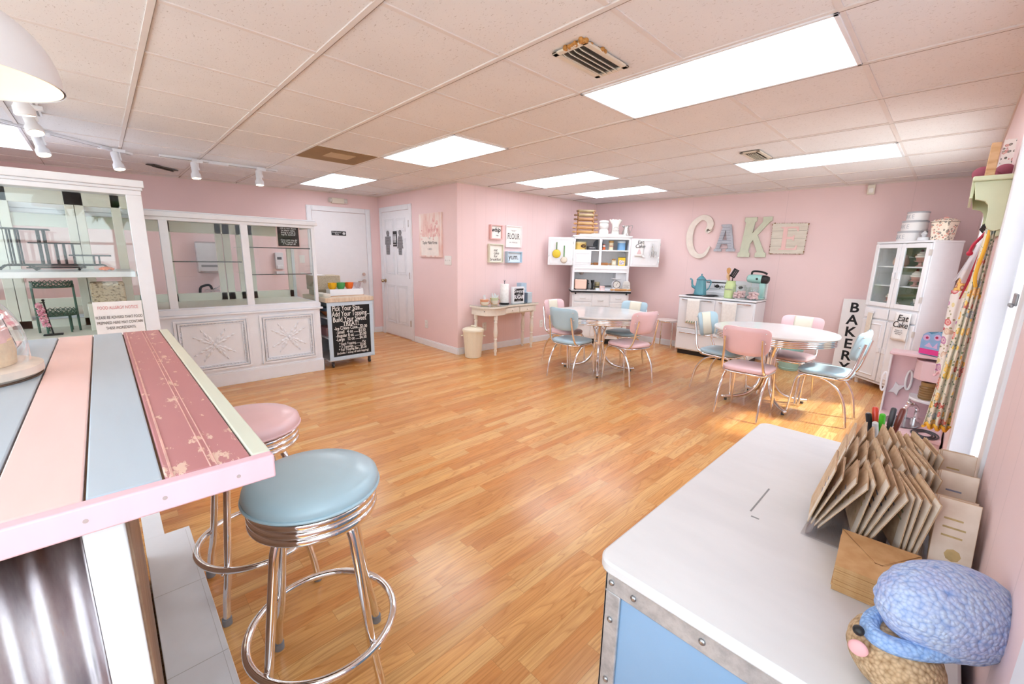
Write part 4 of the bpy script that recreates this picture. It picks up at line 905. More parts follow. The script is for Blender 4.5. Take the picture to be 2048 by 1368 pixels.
def back_pad(w, h, th, curve=.05, half=None):
    """curved upholstered back, centred at origin, facing +y; half=(u0,u1) keeps a vertical band"""
    u0, u1 = half or (-1, 1); nu, nv = 18, 14
    def wid(v): return (w/2)*(1-.10*(1-v)/2)
    def edge(u, v):   # superellipse rounding of the outline
        k = 5.0; q = (abs(u)**k+abs(v)**k)**(1/k); mx = max(abs(u), abs(v)); return mx/q if q > 1e-6 else 1
    def P(u, v, s):
        f = edge(u, v); uu, vv = u*f, v*f; r2 = min(1, max(abs(u), abs(v))); bulge = (1-r2**5)**.5
        x = uu*wid(vv); return (x, curve*(uu**2)+s*th/2*(.25+.75*bulge) , vv*h/2)
    mb = MB()
    for s in (-1, 1):
        mb.grid(lambda a, b, s=s: P(u0+(u1-u0)*a, -1+2*b, s), nu, nv)
    bd = [(u0+(u1-u0)*i/nu, -1) for i in range(nu+1)]+[(u1, -1+2*j/nv) for j in range(1, nv+1)]+[(u1+(u0-u1)*i/nu, 1) for i in range(1, nu+1)]+[(u0, 1-2*j/nv) for j in range(1, nv)]
    m = len(bd); vs = [P(u, v, -1) for u, v in bd]+[P(u, v, 1) for u, v in bd]
    return mb.add(vs, [(i, (i+1) % m, (i+1) % m+m, i+m) for i in range(m)])
def dinette_chair(label, loc, rz, vinyl, lean=0):
    t = thing('dinette_chair', label, 'chair', loc, rz, 'chrome dinette chairs')
    obj('seat', cushion(.385, .385, .045, .417, .10), vinyl, t)
    obj('seat_frame', MB().tube([(x, y, .408) for x, y in rrect(.36, .365, .09, 7)], .011, 10, True), CHROME, t)
    for s in (-1, 1):
        obj('leg', MB().tube(smoothpath([(s*.155, .09, .400), (s*.163, .15, .388), (s*.168, .178, .345), (s*.172, .19, .25), (s*.176, .21, .01)], 5), .0115, 10), CHROME, t)
        obj('leg', MB().tube(smoothpath([(s*.165, .06, .398), (s*.168, -.03, .388), (s*.17, -.11, .34), (s*.173, -.17, .255), (s*.175, -.20, .16), (s*.177, -.225, .01)], 5), .0115, 10), CHROME, t)
        obj('back_post', MB().tube(smoothpath([(s*.165, .04, .412), (s*.168, -.08, .412), (s*.168, -.165, .43), (s*.165, -.20, .48), (s*.155, -.225, .58), (s*.148, -.255, .735)], 5), .0115, 10), CHROME, t)
    R_ = Euler((.20, 0, 0)); L_ = (0, -.233, .70)
    o = obj('backrest', back_pad(.40, .255, .036), vinyl, t, loc=L_, rot=R_)
    f = back_pad(.402, .2565, .038, half=(-.30, .30)); f.v = [(x, y+.0022, z) for x, y, z in f.v if True]
    sp2 = MB().grid(lambda a, b: ((-.085+.17*a)*1.0, .05*((-.085+.17*a)/.2)**2+.0198-.03*max(0, abs(2*b-1)-.80)**1.5, (-.5+b)*.248), 8, 14)
    obj('center_stripe', sp2, CREAMV, o, solid=.003)
    for s in (-1, 1):
        for z in (.085, .0): obj('screw', MB().ball((s*.16, .05*.64-.02, z), .0065, n=8, m=5), CHROME, o)
    return t
r_ = math.radians
dinette_chair('pink dinette chair with cream stripe at back of round table, wall side', (-1.735, 2.15, 0), r_(-90), PINKV)
dinette_chair('blue dinette chair with its plain back to viewer, at round table', (-1.285, 1.735, 0), r_(2), BLUEV)
dinette_chair('blue dinette chair between round table and hoosier cabinet', (-1.19, 2.68, 0), r_(176), BLUEV)
dinette_chair('pink dinette chair at round table on the side towards the stove', (-.755, 2.085, 0), r_(77), PINKV)
dinette_chair('blue dinette chair with cream stripe beside stove front, at oval table', (.10, 2.535, 0), r_(-97), BLUEV)
dinette_chair('pink dinette chair with plain back to viewer, in front of oval table', (.515, 2.02, 0), r_(0), PINKV)
dinette_chair('pink dinette chair behind oval table, against the far wall side', (.635, 2.88, 0), r_(173), PINKV)
dinette_chair('blue dinette chair pulled out at oval table end, beside play kitchen', (1.018, 2.445, 0), r_(88), BLUEV)
# ================================================================ VANITY WALL
VN = M('efe7da', .45, var=.05, sc_=25)
vt = thing('vanity_table', 'antique white vanity table with curved front and turned legs', 'vanity table', (0, 0, 0))
front = [(-2.945, 1.52), (-2.72, 1.52)]+[tuple(p)[:2] for p in smoothpath([(-2.66, 1.535, 0), (-2.59, 1.60, 0), (-2.56, 1.70, 0), (-2.57, 1.84, 0), (-2.615, 1.95, 0), (-2.63, 2.05, 0), (-2.63, 2.60, 0)], 5)]+[(-2.915, 2.60)]
XZ = Matrix(((1, 0, 0, 0), (0, 0, 1, 0), (0, 1, 0, 0), (0, 0, 0, 1)))       # prism outline (x, z) -> plan (x, y)
def plan(poly, z0, z1): return MB().prism(poly, z0, z1, XZ)
obj('table_top', plan(front, .665, .695), VN, vt, bev=.004)
obj('glass_top', plan([(x+.008 if x > -2.9 else x, y) for x, y in front], .6955, .702), glass('vanity_glass', (.86, .92, .90), 1.6), vt, smooth=False)
ap = [(-2.935, 1.55), (-2.74, 1.55)]+[tuple(p)[:2] for p in smoothpath([(-2.68, 1.56, 0), (-2.62, 1.62, 0), (-2.595, 1.71, 0), (-2.605, 1.84, 0), (-2.645, 1.95, 0), (-2.655, 2.05, 0), (-2.655, 2.57, 0)], 5)]+[(-2.905, 2.57)]
obj('apron', plan(ap, .565, .666), VN, vt, bev=.002)
for y0, y1, x in ((1.93, 2.19, -2.652), (2.22, 2.50, -2.652)):
    dr = obj('drawer', MB().box(x, y0, .58, x+.016, y1, .652), VN, vt, bev=.003); ym = (y0+y1)/2
    obj('drawer_knob', MB().ball((x+.03, ym, .616), .013, n=12, m=8).cyl((x+.01, ym, .616), (x+.025, ym, .616), .006), VN, dr)
obj('keyhole', MB().ball((-2.66, 1.552, .63), .007, n=8, m=6), BLACK, vt)
def turned(x, y):
    pr = [(.028, .57), (.028, .50), (.02, .49), (.027, .47), (.02, .45), (.022, .42), (.032, .34), (.026, .27), (.018, .245), (.026, .23), (.018, .215), (.022, .18), (.027, .12), (.018, .085), (.024, .07), (.014, .03), (.018, .0)]
    obj('leg', MB().lathe(pr[::-1], (x, y, 0), 16), VN, vt)
for p in ((-2.90, 1.60), (-2.63, 1.735), (-2.875, 2.52), (-2.69, 2.525)): turned(*p)
PAPER = noisy('paper_towel', [(.4, 'f3f1ef'), (.6, 'fbfaf9')], ns=40, rough=.9)
pt = thing('paper_towel_holder', 'paper towel roll on black wire stand, tallest thing on vanity', 'paper towel holder', (-2.77, 2.02, .703))
obj('paper_roll', MB().lathe([(.018, .015), (.063, .015), (.064, .02), (.064, .275), (.062, .28), (.018, .28)], n=36), PAPER, pt)
obj('holder_base', MB().lathe([(0, 0), (.075, 0), (.075, .008), (0, .012)], n=30), BLACK, pt)
obj('rod', MB().cyl((0, 0, .01), (0, 0, .315), .005, n=8).tube([(-.016, 0, .335), (0, 0, .312), (.016, 0, .335)], .004, 6), BLACK, pt)
def goody(name, label, loc, c, h, fill):
    t = thing(name, label, 'bucket', loc, 0, 'utensil buckets on the vanity')
    obj('pail', MB().lathe([(.045, 0), (.062, h), (.058, h), (.04, .006), (0, .006)], n=28), M('efe4d2', .4, var=.06), t)
    obj('color_band', MB().lathe([(.056, h*.62), (.0626, h-.002)], n=28), M(c, .5), t)
    obj('handle', MB().tube(smoothpath([(0, -.062, h*.9), (.02, -.09, h*.5), (.03, -.06, h*.05+.01), (.055, 0, .012), (.03, .06, .02), (.02, .09, h*.5), (0, .062, h*.9)], 5), .004, 6), M('d9a06a', .6), t)
    rn = random.Random(hash(c) % 100)
    for k in range(fill): obj('spoon', MB().tube([(rn.uniform(-.02, .02), rn.uniform(-.02, .02), .02), (rn.uniform(-.05, .05), rn.uniform(-.05, .05), h+rn.uniform(.03, .06))], .006, 6), M('e9eef0', .3), t)
    return t
goody('utensil_bucket', 'small bucket with orange band at vanity end', (-2.74, 1.62, .703), 'e8a685', .085, 4)
goody('utensil_bucket', 'small bucket with pale green band packed with plastic cutlery', (-2.74, 1.80, .703), 'd6dcb4', .10, 9)
sf = solo('framed_sign', MB().box(-.105, -.05, 0, .105, 0, .24), WHITE, 'white-framed black sign reading Sweet as Sugar on vanity', 'sign', (-2.72, 2.22, .703), (0, 0, PI/2-.1), bev=.003)
obj('black_panel', MB().box(-.083, -.052, .03, .083, -.049, .215), BLACK, sf, smooth=False)
text('lettering', 'Sweet', .075, WHITE, sf, (0, -.0525, .178), shear=.2); text('lettering', '~ as ~', .034, WHITE, sf, (0, -.0525, .135)); text('lettering', 'SUGAR', .075, WHITE, sf, (0, -.0525, .09), sx=.75, bold=.002); text('lettering', '------', .04, WHITE, sf, (0, -.0525, .05))
tb = solo('gift_box', MB().box(-.055, -.05, 0, .055, .05, .285), M('b4cbdd', .5, var=.1), 'taller pale blue box behind the sugar sign', 'box', (-2.80, 2.40, .703), (0, 0, PI/2), bev=.002)
text('lettering', 'BAKE', .04, WHITE, tb, (0, -.0508, .2))
sb = solo('gift_box', MB().box(-.06, -.04, 0, .06, .04, .15), M('c8d6de', .5, var=.1), 'shorter blue-grey box in front of taller pale blue box', 'box', (-2.71, 2.44, .703), (0, 0, PI/2+.1), bev=.002)
obj('dark_edge', MB().box(-.0615, -.041, .002, -.045, .041, .148), M('6f7f92', .5), sb, smooth=False)
tc2 = thing('trash_can', 'cream ribbed trash can with lid at the wall corner', 'trash can', (-2.765, 1.445, 0))
CRM = M('eee6cf', .4, var=.03)
obj('can_body', MB().lathe([(.105, 0), (.11, .004), (.138, .36), (.141, .37), (.13, .37), (0, .36)], n=96, wob=lambda a, i: .012*(1 if math.sin(24*a) > 0 else 0) if 1 <= i <= 2 else 0), CRM, tc2)
obj('lid', MB().lathe([(.148, .362), (.150, .375), (.145, .392), (.11, .408), (.05, .416), (0, .417)], n=48), CRM, tc2)
obj('lid_handle', MB().tube(smoothpath([(-.045, 0, .414), (-.035, 0, .434), (.035, 0, .434), (.045, 0, .414)], 5), .008, 8), CRM, tc2)
for s in (-1, 1):
    q = s*.7; obj('side_handle', MB().tube(smoothpath([(.14*math.cos(2.4+s*1.57-.2), .14*math.sin(2.4+s*1.57-.2), .30), (.165*math.cos(2.4+s*1.57), .165*math.sin(2.4+s*1.57), .295), (.14*math.cos(2.4+s*1.57+.2), .14*math.sin(2.4+s*1.57+.2), .30)], 5), .006, 6), CRM, tc2)

# ================================================================ HOOSIER CABINET (corner, on the diagonal)
HA = math.atan2(.692, .722); HO = Vector((-2.555, 3.293, 0)); HW = .894; HD = .30
HM = Matrix.Translation(HO) @ Matrix.Rotation(HA, 4, 'Z')
def hp(x, y, z): return HM @ Vector((x, y, z))
hz = thing('hoosier_cabinet', 'antique white hoosier cabinet with open doors, across the room corner', 'cabinet', HO, HA)
HC = M('f1f1f3', .4, var=.03, sc_=20)
u = MB(); t_ = .022
u.box(0, 0, 1.245, t_, HD, 1.70); u.box(HW-t_, 0, 1.245, HW, HD, 1.70); u.box(0, 0, 1.68, HW, HD, 1.70); u.box(0, 0, 1.235, HW, HD, 1.26); u.box(0, HD-.012, 1.235, HW, HD, 1.70)
u.box(0, -.004, 1.24, .028, .014, 1.70); u.box(HW-.028, -.004, 1.24, HW, .014, 1.70); u.box(.405, -.004, 1.26, .445, .014, 1.68); u.box(0, -.004, 1.665, HW, .014, 1.70); u.box(0, -.004, 1.225, HW, .014, 1.265)
u.box(.415, .014, 1.50, .435, .23, 1.68)
obj('upper_case', u, HC, hz, bev=.002)
obj('upper_shelf', MB().box(t_, .01, 1.485, HW-t_, HD-.01, 1.503), HC, hz, bev=.001)
obj('cornice', MB().prism([(-.015, 1.70), (HW+.015, 1.70), (HW+.015, 1.722), (HW-.09, 1.722), (HW-.10, 1.742), (.62, 1.742), (.60, 1.75), (.28, 1.75), (.26, 1.742), (.09, 1.742), (.08, 1.722), (-.015, 1.722)], -.014, .006).box(-.012, .006, 1.70, HW+.012, HD, 1.718), HC, hz, bev=.002)
inner = MB().box(.03, .002, 1.268, .285, .014, 1.483); obj('small_door', inner, HC, hz, bev=.002)
obj('small_door_molding', MB().box(.05, -.003, 1.30, .265, .002, 1.312).box(.05, -.003, 1.44, .265, .002, 1.452).box(.05, -.003, 1.30, .062, .002, 1.452).box(.253, -.003, 1.30, .265, .002, 1.452), HC, hz, bev=.001)
def hdoor(x0, x1, knob):
    o = obj('door', MB().box(x0, -.012, 1.255, x1, .008, 1.685), HC, hz, bev=.002); m = MB(); e = .03
    for a, b, c, q in ((x0+e, x1-e, 1.255+e, 1.255+e+.008), (x0+e, x1-e, 1.685-e-.008, 1.685-e), (x0+e, x0+e+.008, 1.255+e, 1.685-e), (x1-e-.008, x1-e, 1.255+e, 1.685-e)): m.box(a, -.016, c, b, -.011, q)
    obj('door_molding', m, HC, o, bev=.001); obj('door_catch', MB().cyl((knob, -.012, 1.40), (knob, -.02, 1.40), .008, n=10), NICKEL, o)
    obj('hinges', MB().cyl((x0 if knob == x1-.015 else x1, -.013, 1.32), (x0 if knob == x1-.015 else x1, -.013, 1.36), .006, n=8).cyl((x0 if knob == x1-.015 else x1, -.013, 1.58), (x0 if knob == x1-.015 else x1, -.013, 1.62), .006, n=8), NICKEL, o)
hdoor(-.398, -.004, -.383); hdoor(HW+.004, HW+.452, HW+.437)
mbd = MB(); mbd.box(0, -.002, .875, .035, HD, 1.225); mbd.box(HW-.035, -.002, .875, HW, HD, 1.225); mbd.box(0, HD-.012, .875, HW, HD, 1.235); mbd.box(.035, -.004, 1.165, HW-.035, .012, 1.225)
mbd.box(.70, .06, .875, .712, HD, 1.165); mbd.box(.70, .05, .90, HW-.03, .062, 1.165)
obj('middle_case', mbd, HC, hz, bev=.002)
obj('tambour_rail', MB().box(.035, -.012, 1.15, HW-.035, -.002, 1.168).box(.035, -.012, 1.205, HW-.035, -.002, 1.217), HC, hz, bev=.002)
obj('bin_spout', MB().lathe([(.02, 0), (.06, .05), (.06, .06), (0, .06)], (.16, .15, 1.165-.06), 20), M('d9d6d0', .3, .6), hz)
obj('work_top', MB().box(-.015, -.16, .850, HW+.015, HD, .872), M('f6f4f2', .15, var=.01), hz, bev=.003)
obj('black_edge', MB().box(-.018, -.165, .838, HW+.018, -.158, .868).box(-.018, -.165, .838, -.012, HD-.05, .868).box(HW+.012, -.165, .838, HW+.018, HD-.05, .868), BLACK, hz, bev=.002)
for x in (.05, HW-.05): obj('slide_knob', MB().cyl((x, -.158, .826), (x, -.168, .826), .014, n=14).box(x-.004, -.162, .82, x+.004, -.15, .842), BLACK, hz)
obj('base_case', MB().box(.005, -.13, .10, HW-.005, HD, .849), HC, hz, bev=.003)
for x in (.04, HW-.04):
    for y in (-.10, HD-.05): obj('leg', MB().box(x-.025, y-.02, 0, x+.025, y+.02, .10), HC, hz, bev=.003)
obj('kick_board', MB().box(.03, -.06, .012, HW-.03, -.05, .10), BLACK, hz, smooth=False)  # black kick board set back under the base
for x0, x1, z0, z1 in ((.035, .30, .70, .82), (.035, .30, .56, .685), (.32, .58, .63, .835), (.60, HW-.035, .70, .82), (.60, HW-.035, .56, .685), (.32, .58, .14, .61), (.035, .30, .14, .545), (.60, HW-.035, .14, .545)):
    dr = obj('drawer' if z1-z0 < .3 else 'lower_door', MB().box(x0, -.142, z0, x1, -.130, z1), HC, hz, bev=.003); xm = (x0+x1)/2; zm = z0+(z1-z0)*.45
    obj('pull', MB().tube(smoothpath([(xm-.04, -.142, zm), (xm-.035, -.156, zm-.006), (xm+.035, -.156, zm-.006), (xm+.04, -.142, zm)], 4), .0045, 6), M('cfcac4', .3, .6), dr)
# --- on top
def hthing(name, label, cat, x, y, z, group=None, rz=0): return thing(name, label, cat, hp(x, y, z), HA+rz, group)
def hsolo(name, mb, m, label, cat, x, y, z, group=None, rz=0, **kw): return solo(name, mb, m, label, cat, hp(x, y, z), (0, 0, HA+rz), group=group, **kw)
PT = 1.7185
rackm = MB()
for x in (-.0, .24):
    rackm.box(x-.01, .12, 0, x+.01, .145, .40)
    for k in range(6): rackm.box(x-.008, .06, .022+.064*k, x+.008, .14, .032+.064*k)
for x in (-.0, .24): rackm.box(x-.012, .03, 0, x+.012, .22, .014)
rk2 = hsolo('rolling_pin_rack', rackm, WOOD, 'wooden ladder rack holding stacked rolling pins on hoosier cabinet', 'rack', .06, .0, PT)
WD = [noisy('pin_%d' % i, [(.3, a), (.7, b)], (2, 14, 14), 3, .5) for i, (a, b) in enumerate((('a97c48', 'c0945e'), ('a37645', 'ba8c58'), ('ab8150', 'c09a6c'), ('966b44', 'aa7f58'), ('8f7a58', 'a8926c'), ('7d6c4c', '9a8660')))]
def rolling_pin(name, label, loc, rz, L, r, m, hm, hl=.085, group=None):
    t = thing(name, label, 'rolling pin', loc, rz, group)
    b = MB().tube([(-L/2, 0, r), (-L/2+.006, 0, r), (L/2-.006, 0, r), (L/2, 0, r)], [r*.86, r, r, r*.86], 20); obj('roller', b, m, t)
    for s in (-1, 1): obj('handle', MB().tube([(s*L/2, 0, r), (s*(L/2+.012), 0, r), (s*(L/2+.03), 0, r), (s*(L/2+hl*.7), 0, r), (s*(L/2+hl), 0, r)], [.007, .008, .015, .016, .009], 12), hm, t)
    return t
RL = ['lowest rolling pin in the ladder rack, thickest', 'second rolling pin up in the ladder rack, long handles', 'third rolling pin up in the ladder rack', 'fourth rolling pin up, with dark handles', 'fifth rolling pin up, reddish wood', 'topmost rolling pin, dark and without handles']
for k in range(6):
    L, hm = (.27, WD[2]) if k < 2 else (.24, DARKWOOD if k > 2 else WOOD)
    rolling_pin('rolling_pin', RL[k], hp(.18, .089, PT+.033+.064*k), HA, L, .0255 if k < 5 else .022, WD[k], hm, .068 if k != 5 else .02, 'rolling pins stacked in the rack')
wj = hthing('cookie_jar', 'plain white rounded cookie jar on hoosier cabinet top', 'jar', .475, .12, PT, rz=-.1)
JW = M('dcd7d3', .15, var=.02)
obj('jar_body', MB().lathe([(.055, 0), (.074, .02), (.080, .055), (.070, .098), (.056, .110), (.070, .125), (.078, .160), (.072, .195), (.060, .206), (0, .206)], n=32), JW, wj)
obj('jar_lid', MB().lathe([(.070, .202), (.079, .210), (.078, .224), (.066, .238), (.03, .245), (0, .246)], n=32), JW, wj)
sk2 = hthing('flour_sack', 'white flour sack standing open beside the cookie jar', 'sack', .66, .12, PT)
obj('sack_body', MB().grid(lambda a, b: ((.07*(1-.25*math.sin(PI*b))+.03*max(0, b-.7)/.3*1.0)*math.copysign(abs(math.cos(2*PI*a))**.6, math.cos(2*PI*a)), .05*(1-.45*b)*math.copysign(abs(math.sin(2*PI*a))**.6, math.sin(2*PI*a)), .255*b+.012*math.sin(9*a*2*PI)*b*b), 40, 12), M('d0c8bf', .9, var=.06), sk2, solid=.004)
text('lettering', 'FLOUR', .035, GREYINK, sk2, (0, -.046, .085)); obj('printed_arc', MB().tube(arc((0, -.044, .10), .04, .3, 2.85, 12), .002, 6), GREYINK, sk2)
pi_ = hthing('pitcher', 'silver metal pitcher at the end of hoosier top', 'pitcher', .83, .12, PT)
obj('pitcher_body', MB().lathe([(.055, 0), (.066, .02), (.064, .06), (.045, .12), (.042, .15), (.048, .168), (.045, .168), (.038, .15), (0, .02)], n=30), M('d4d2d0', .25, .85), pi_)
obj('spout', MB().add([(-.04, -.022, .166), (-.04, .022, .166), (-.075, 0, .172), (-.043, 0, .135)], [(0, 1, 2), (0, 2, 3), (1, 3, 2)]), M('d4d2d0', .25, .85), pi_, solid=.002)
obj('handle', MB().tube(smoothpath([(.043, 0, .155), (.085, 0, .175), (.095, 0, .15), (.062, 0, .05)], 6), .004, 6), M('b5b2b0', .3, .9), pi_)
# --- upper shelves
def tin(name, label, cat, x, y, z, r, h, c, lid=None, txt=None, tc_='4a3322', ts=.03, sh=0):
    t = hthing(name, label, cat, x, y, z); m = M(c, .35, var=.04)
    obj('tin_body', MB().lathe([(0, 0), (r, 0), (r, h*.8), (0, h*.8)], n=32), m, t); obj('lid', MB().lathe([(r+.002, h*.78), (r+.003, h*.98), (r-.002, h), (0, h)], n=32), M(lid or c, .35), t)
    if txt: text('lettering', txt, ts, M(tc_, .6), t, (0, -r-.001, h*.42), shear=sh, line=.75)
    return t
US = 1.504
yt = hthing('cookie_tin', 'yellow oval cookie tin with brown script on upper shelf', 'tin', .125, .12, US)
obj('tin_body', MB().lathe([(0, 0), (.088, 0), (.088, .10), (0, .10)], n=36, sy=.7), M('e9c56a', .35), yt); obj('lid', MB().lathe([(.09, .095), (.091, .118), (.086, .122), (0, .122)], n=36, sy=.7), M('f1dfa4', .35), yt)
obj('brown_badge', MB().lathe([(0, 0), (.042, 0), (.042, .002), (0, .002)], n=24, sy=.62), M('4d2f1c', .5), yt, loc=(.035, -.0655, .055), rot=(PI/2, 0, .15)); text('lettering', "Cookie\nTin", .017, M('efd48a', .6), yt, (.035, -.0685, .055), shear=.3, line=.8)
bt = hsolo('baking_tin', MB().box(-.075, -.04, 0, .075, .04, .055), M('2c2c30', .4), 'low black rectangular tin with white lettering', 'tin', .30, .08, US, bev=.006); text('lettering', "HERSHEY'S", .024, WHITE, bt, (0, -.041, .028), sx=.8)
rt = hthing('round_tray', 'dark grey round tray leaning behind center stile', 'tray', .425, .265, US+.083)
tr_ = MB().lathe([(0, .0), (.068, .0), (.078, -.008), (.082, -.008), (.07, .006), (0, .006)], n=40); tr_.v = [(x, z, y) for x, y, z in tr_.v]; obj('tray_dish', tr_, M('5a6068', .35, .5), rt)
rt2 = hthing('salt_shaker', 'little red and orange ceramic shaker on upper shelf', 'shaker', .49, .08, US)
obj('shaker_body', MB().lathe([(.02, 0), (.026, .01), (.022, .04), (.016, .048), (.022, .058), (.022, .075), (.010, .086), (0, .088)], n=20), M('d9642e', .3), rt2); obj('white_band', MB().lathe([(.0225, .052), (.0235, .066), (.0225, .07)], n=20), WHITE, rt2)
tin('baking_powder_tin', 'tall cream tin with red lettering on upper shelf', 'tin', .605, .10, US, .036, .145, 'f0e2c0', 'c9a05a', 'BAKING\nPOWDER', 'b0412e', .016)
tin('sugar_tin', 'blue tin with pale lid on upper shelf, beside open door', 'tin', .775, .13, US, .062, .145, '7fb2dd', 'dcebf5')
LS = 1.262
rolling_pin('rolling_pin', 'dark rolling pin lying on lower shelf behind center stile', hp(.46, .12, LS), HA+.05, .23, .022, noisy('pin_red', [(.3, 'a8683a'), (.7, 'c78a55')], (2, 14, 14), 3, .5), WOOD, .07)
gj = hthing('spice_jar', 'square glass spice jar with label on lower shelf', 'jar', .66, .08, LS)
obj('jar_body', MB().box(-.034, -.03, 0, .034, .03, .085), M('d9c8a6', .3, var=.1), gj, bev=.006); obj('jar_lid', MB().cyl((0, 0, .085), (0, 0, .105), .028), M('b98a52', .5), gj); obj('label', MB().box(-.026, -.0315, .02, .026, -.030, .065), CREAM, gj, smooth=False)
yb = hsolo('baking_mix_box', MB().box(-.055, -.025, 0, .055, .025, .135), M('f0c930', .4, var=.05), 'yellow box with purple and white print on lower shelf', 'box', .785, .08, LS, rz=-.08, bev=.002)
obj('printed_picture', MB().box(-.042, -.0265, .015, .042, -.025, .085).cyl((-.015, -.0267, .06), (-.015, -.0255, .06), .03, n=20), noisy('print', [(.35, '6b62a8'), (.5, 'f3efe6'), (.65, 'c9523a')], ns=30), yb, smooth=False)
obj('dark_rim', MB().box(-.056, -.026, .128, .056, .026, .137), BLACK, yb, smooth=False)
# --- hanging on the doors
def strainer(label, x, z, r, c, hc, hl):
    t = hthing('strainer', label, 'strainer', x, -.024, z, 'strainers hung on the open cabinet door')
    m = MB().lathe([(r, 0), (r*.98, -.01), (r*.8, -.028), (r*.4, -.038), (.001, -.04)], n=30); m.v = [(x_, -z_*-1*.35-.004, y_) for x_, y_, z_ in m.v]; obj('bowl', m, M(c, .5, var=.06), t)
    obj('rim', MB().tube([(r*math.cos(2*PI*k/30), 0, r*math.sin(2*PI*k/30)) for k in range(30)], .004, 6, True), M('a98d3a' if c == 'e6c93c' else 'b9aa96', .4, .4), t)
    obj('handle', MB().box(-.008, -.004, r, .008, .004, r+hl), M(hc, .45), t, bev=.003); return t
strainer('yellow strainer with green handle hung on open cabinet door', -.265, 1.43, .063, 'e6c93c', '5f7f3f', .115); strainer('cream strainer hung lower beside the yellow strainer', -.145, 1.335, .048, 'e4d8c6', '4f8f4a', .175)
et = hsolo('tea_towel', MB().grid(lambda a, b: (-.065+.13*a, .002*math.sin(a*12), -.26*b), 10, 10), M('f6f3f1', .85), 'folded eat cake tea towel pinned on open cabinet door', 'towel', HW+.13, -.022, 1.672, solid=.004)
text('lettering', 'Eat\nCake', .075, INK, et, (0.01, -.006, -.07), shear=.15, line=.85); obj('cake_drawing', MB().prism([(-.01, -.15), (.01, -.15), (.035, -.22), (-.035, -.22)], -.006, -.004), M('e9c9c9', .7), et, smooth=False)
ut = hthing('utensil_bundle', 'bundle of metal kitchen utensils hung on open cabinet door', 'utensils', HW+.33, -.03, 1.60)
obj('tongs', MB().tube([(0, 0, 0), (-.03, 0, -.18)], .005, 6).tube([(0, 0, 0), (.01, 0, -.19)], .005, 6), NICKEL, ut)
obj('whisk', MB().tube([(.0, -.01, 0), (.02, -.01, -.11)], .006, 6).tube([(.035+.03*math.cos(2*PI*k/16), -.01, -.15+.045*math.sin(2*PI*k/16)) for k in range(16)], .003, 6, True).tube([(.035+.012*math.cos(2*PI*k/16), -.01, -.15+.045*math.sin(2*PI*k/16)) for k in range(16)], .003, 6, True), NICKEL, ut)
obj('spatula_blade', MB().box(-.075, -.008, -.235, -.02, -.004, -.205, Matrix.Rotation(.45, 4, 'Y')).tube([(-.03, -.006, -.2), (0, -.006, 0)], .005, 6), NICKEL, ut); obj('hook', MB().cyl((0, .016, .005), (0, -.012, .005), .004, n=8), NICKEL, ut)
# --- on the work top
WT = .8725
to = hthing('toaster', 'pink toaster with black end on hoosier work top', 'toaster', .155, .06, WT)
obj('toaster_body', MB().box(-.105, -.075, .012, .085, .075, .165), M('f0c7b4', .3, var=.02), to, bev=.018); obj('black_end', MB().box(.085, -.072, .008, .112, .072, .16), BLACK, to, bev=.01); obj('slots', MB().box(-.07, -.035, .1645, .06, -.015, .1665).box(-.07, .015, .1645, .06, .035, .1665), BLACK, to, smooth=False)
obj('lever', MB().box(.112, -.012, .09, .13, .012, .105), BLACK, to, bev=.002); obj('toaster_feet', MB().box(-.10, -.07, 0, -.08, .07, .014).box(.07, -.07, 0, .09, .07, .014), BLACK, to)
gr = hthing('food_mill', 'black cast crank grinder beside the pink toaster', 'grinder', .345, .10, WT)
obj('mill_body', MB().cyl((0, 0, 0), (0, 0, .11), .014, .018).lathe([(.02, .10), (.032, .15), (.028, .15), (0, .11)], n=18), BLACK, gr); obj('crank', MB().tube(smoothpath([(0, 0, .06), (.08, -.02, .05), (.17, -.02, .06), (.30, .0, .062)], 4), .007, 8), BLACK, gr); obj('mill_foot', MB().box(-.03, -.03, 0, .03, .03, .012), BLACK, gr)
tin('spice_tin', 'small gold tin at the back of hoosier work top', 'tin', .435, .20, WT, .04, .115, 'b5a273', 'd0c29a')
pb = hsolo('cup_of_sugar', MB().lathe([(0, 0), (.038, 0), (.042, .06), (.042, .072), (.036, .072), (0, .05)], n=28), M('f3d3d1', .35), 'small pink sugar bowl at front of work top', 'bowl', .475, -.085, WT)
text('lettering', 'sugar', .022, WHITE, pb, (0, -.043, .036))
tw = hsolo('folded_towel', MB().box(-.155, -.07, 0, .145, .07, .012).box(-.151, -.066, .012, .14, .066, .024), M('eef1f5', .9), 'folded white towel lying on the hoosier work top', 'towel', .545, .072, WT, bev=.005)
scl = hthing('kitchen_scale', 'white kitchen scale with round dial and flat pan', 'scale', .695, -.055, WT)
obj('scale_base', MB().prism([(-.06, 0), (.06, 0), (.045, .05), (-.045, .05)], -.05, .05), WHITE, scl, bev=.004); d_ = MB().cyl((0, .03, .10), (0, -.045, .10), .066, .062, n=36); obj('scale_body', d_, WHITE, scl)
obj('dial', MB().cyl((0, -.045, .10), (0, -.047, .10), .055, n=36), M('f2f0ea', .4), scl); obj('dial_ring', MB().tube([(.056*math.cos(2*PI*k/36), -.047, .10+.056*math.sin(2*PI*k/36)) for k in range(36)], .004, 6, True), BLACK, scl); obj('needle', MB().box(-.002, -.05, -.02, .002, -.048, .045, Matrix.Translation((0, 0, .10)) @ Matrix.Rotation(.5, 4, 'Y')), BLACK, scl)
obj('scale_pan', MB().cyl((0, 0, .165), (0, 0, .185), .01).lathe([(0, .185), (.075, .185), (.085, .192), (0, .190)], n=30), WHITE, scl)
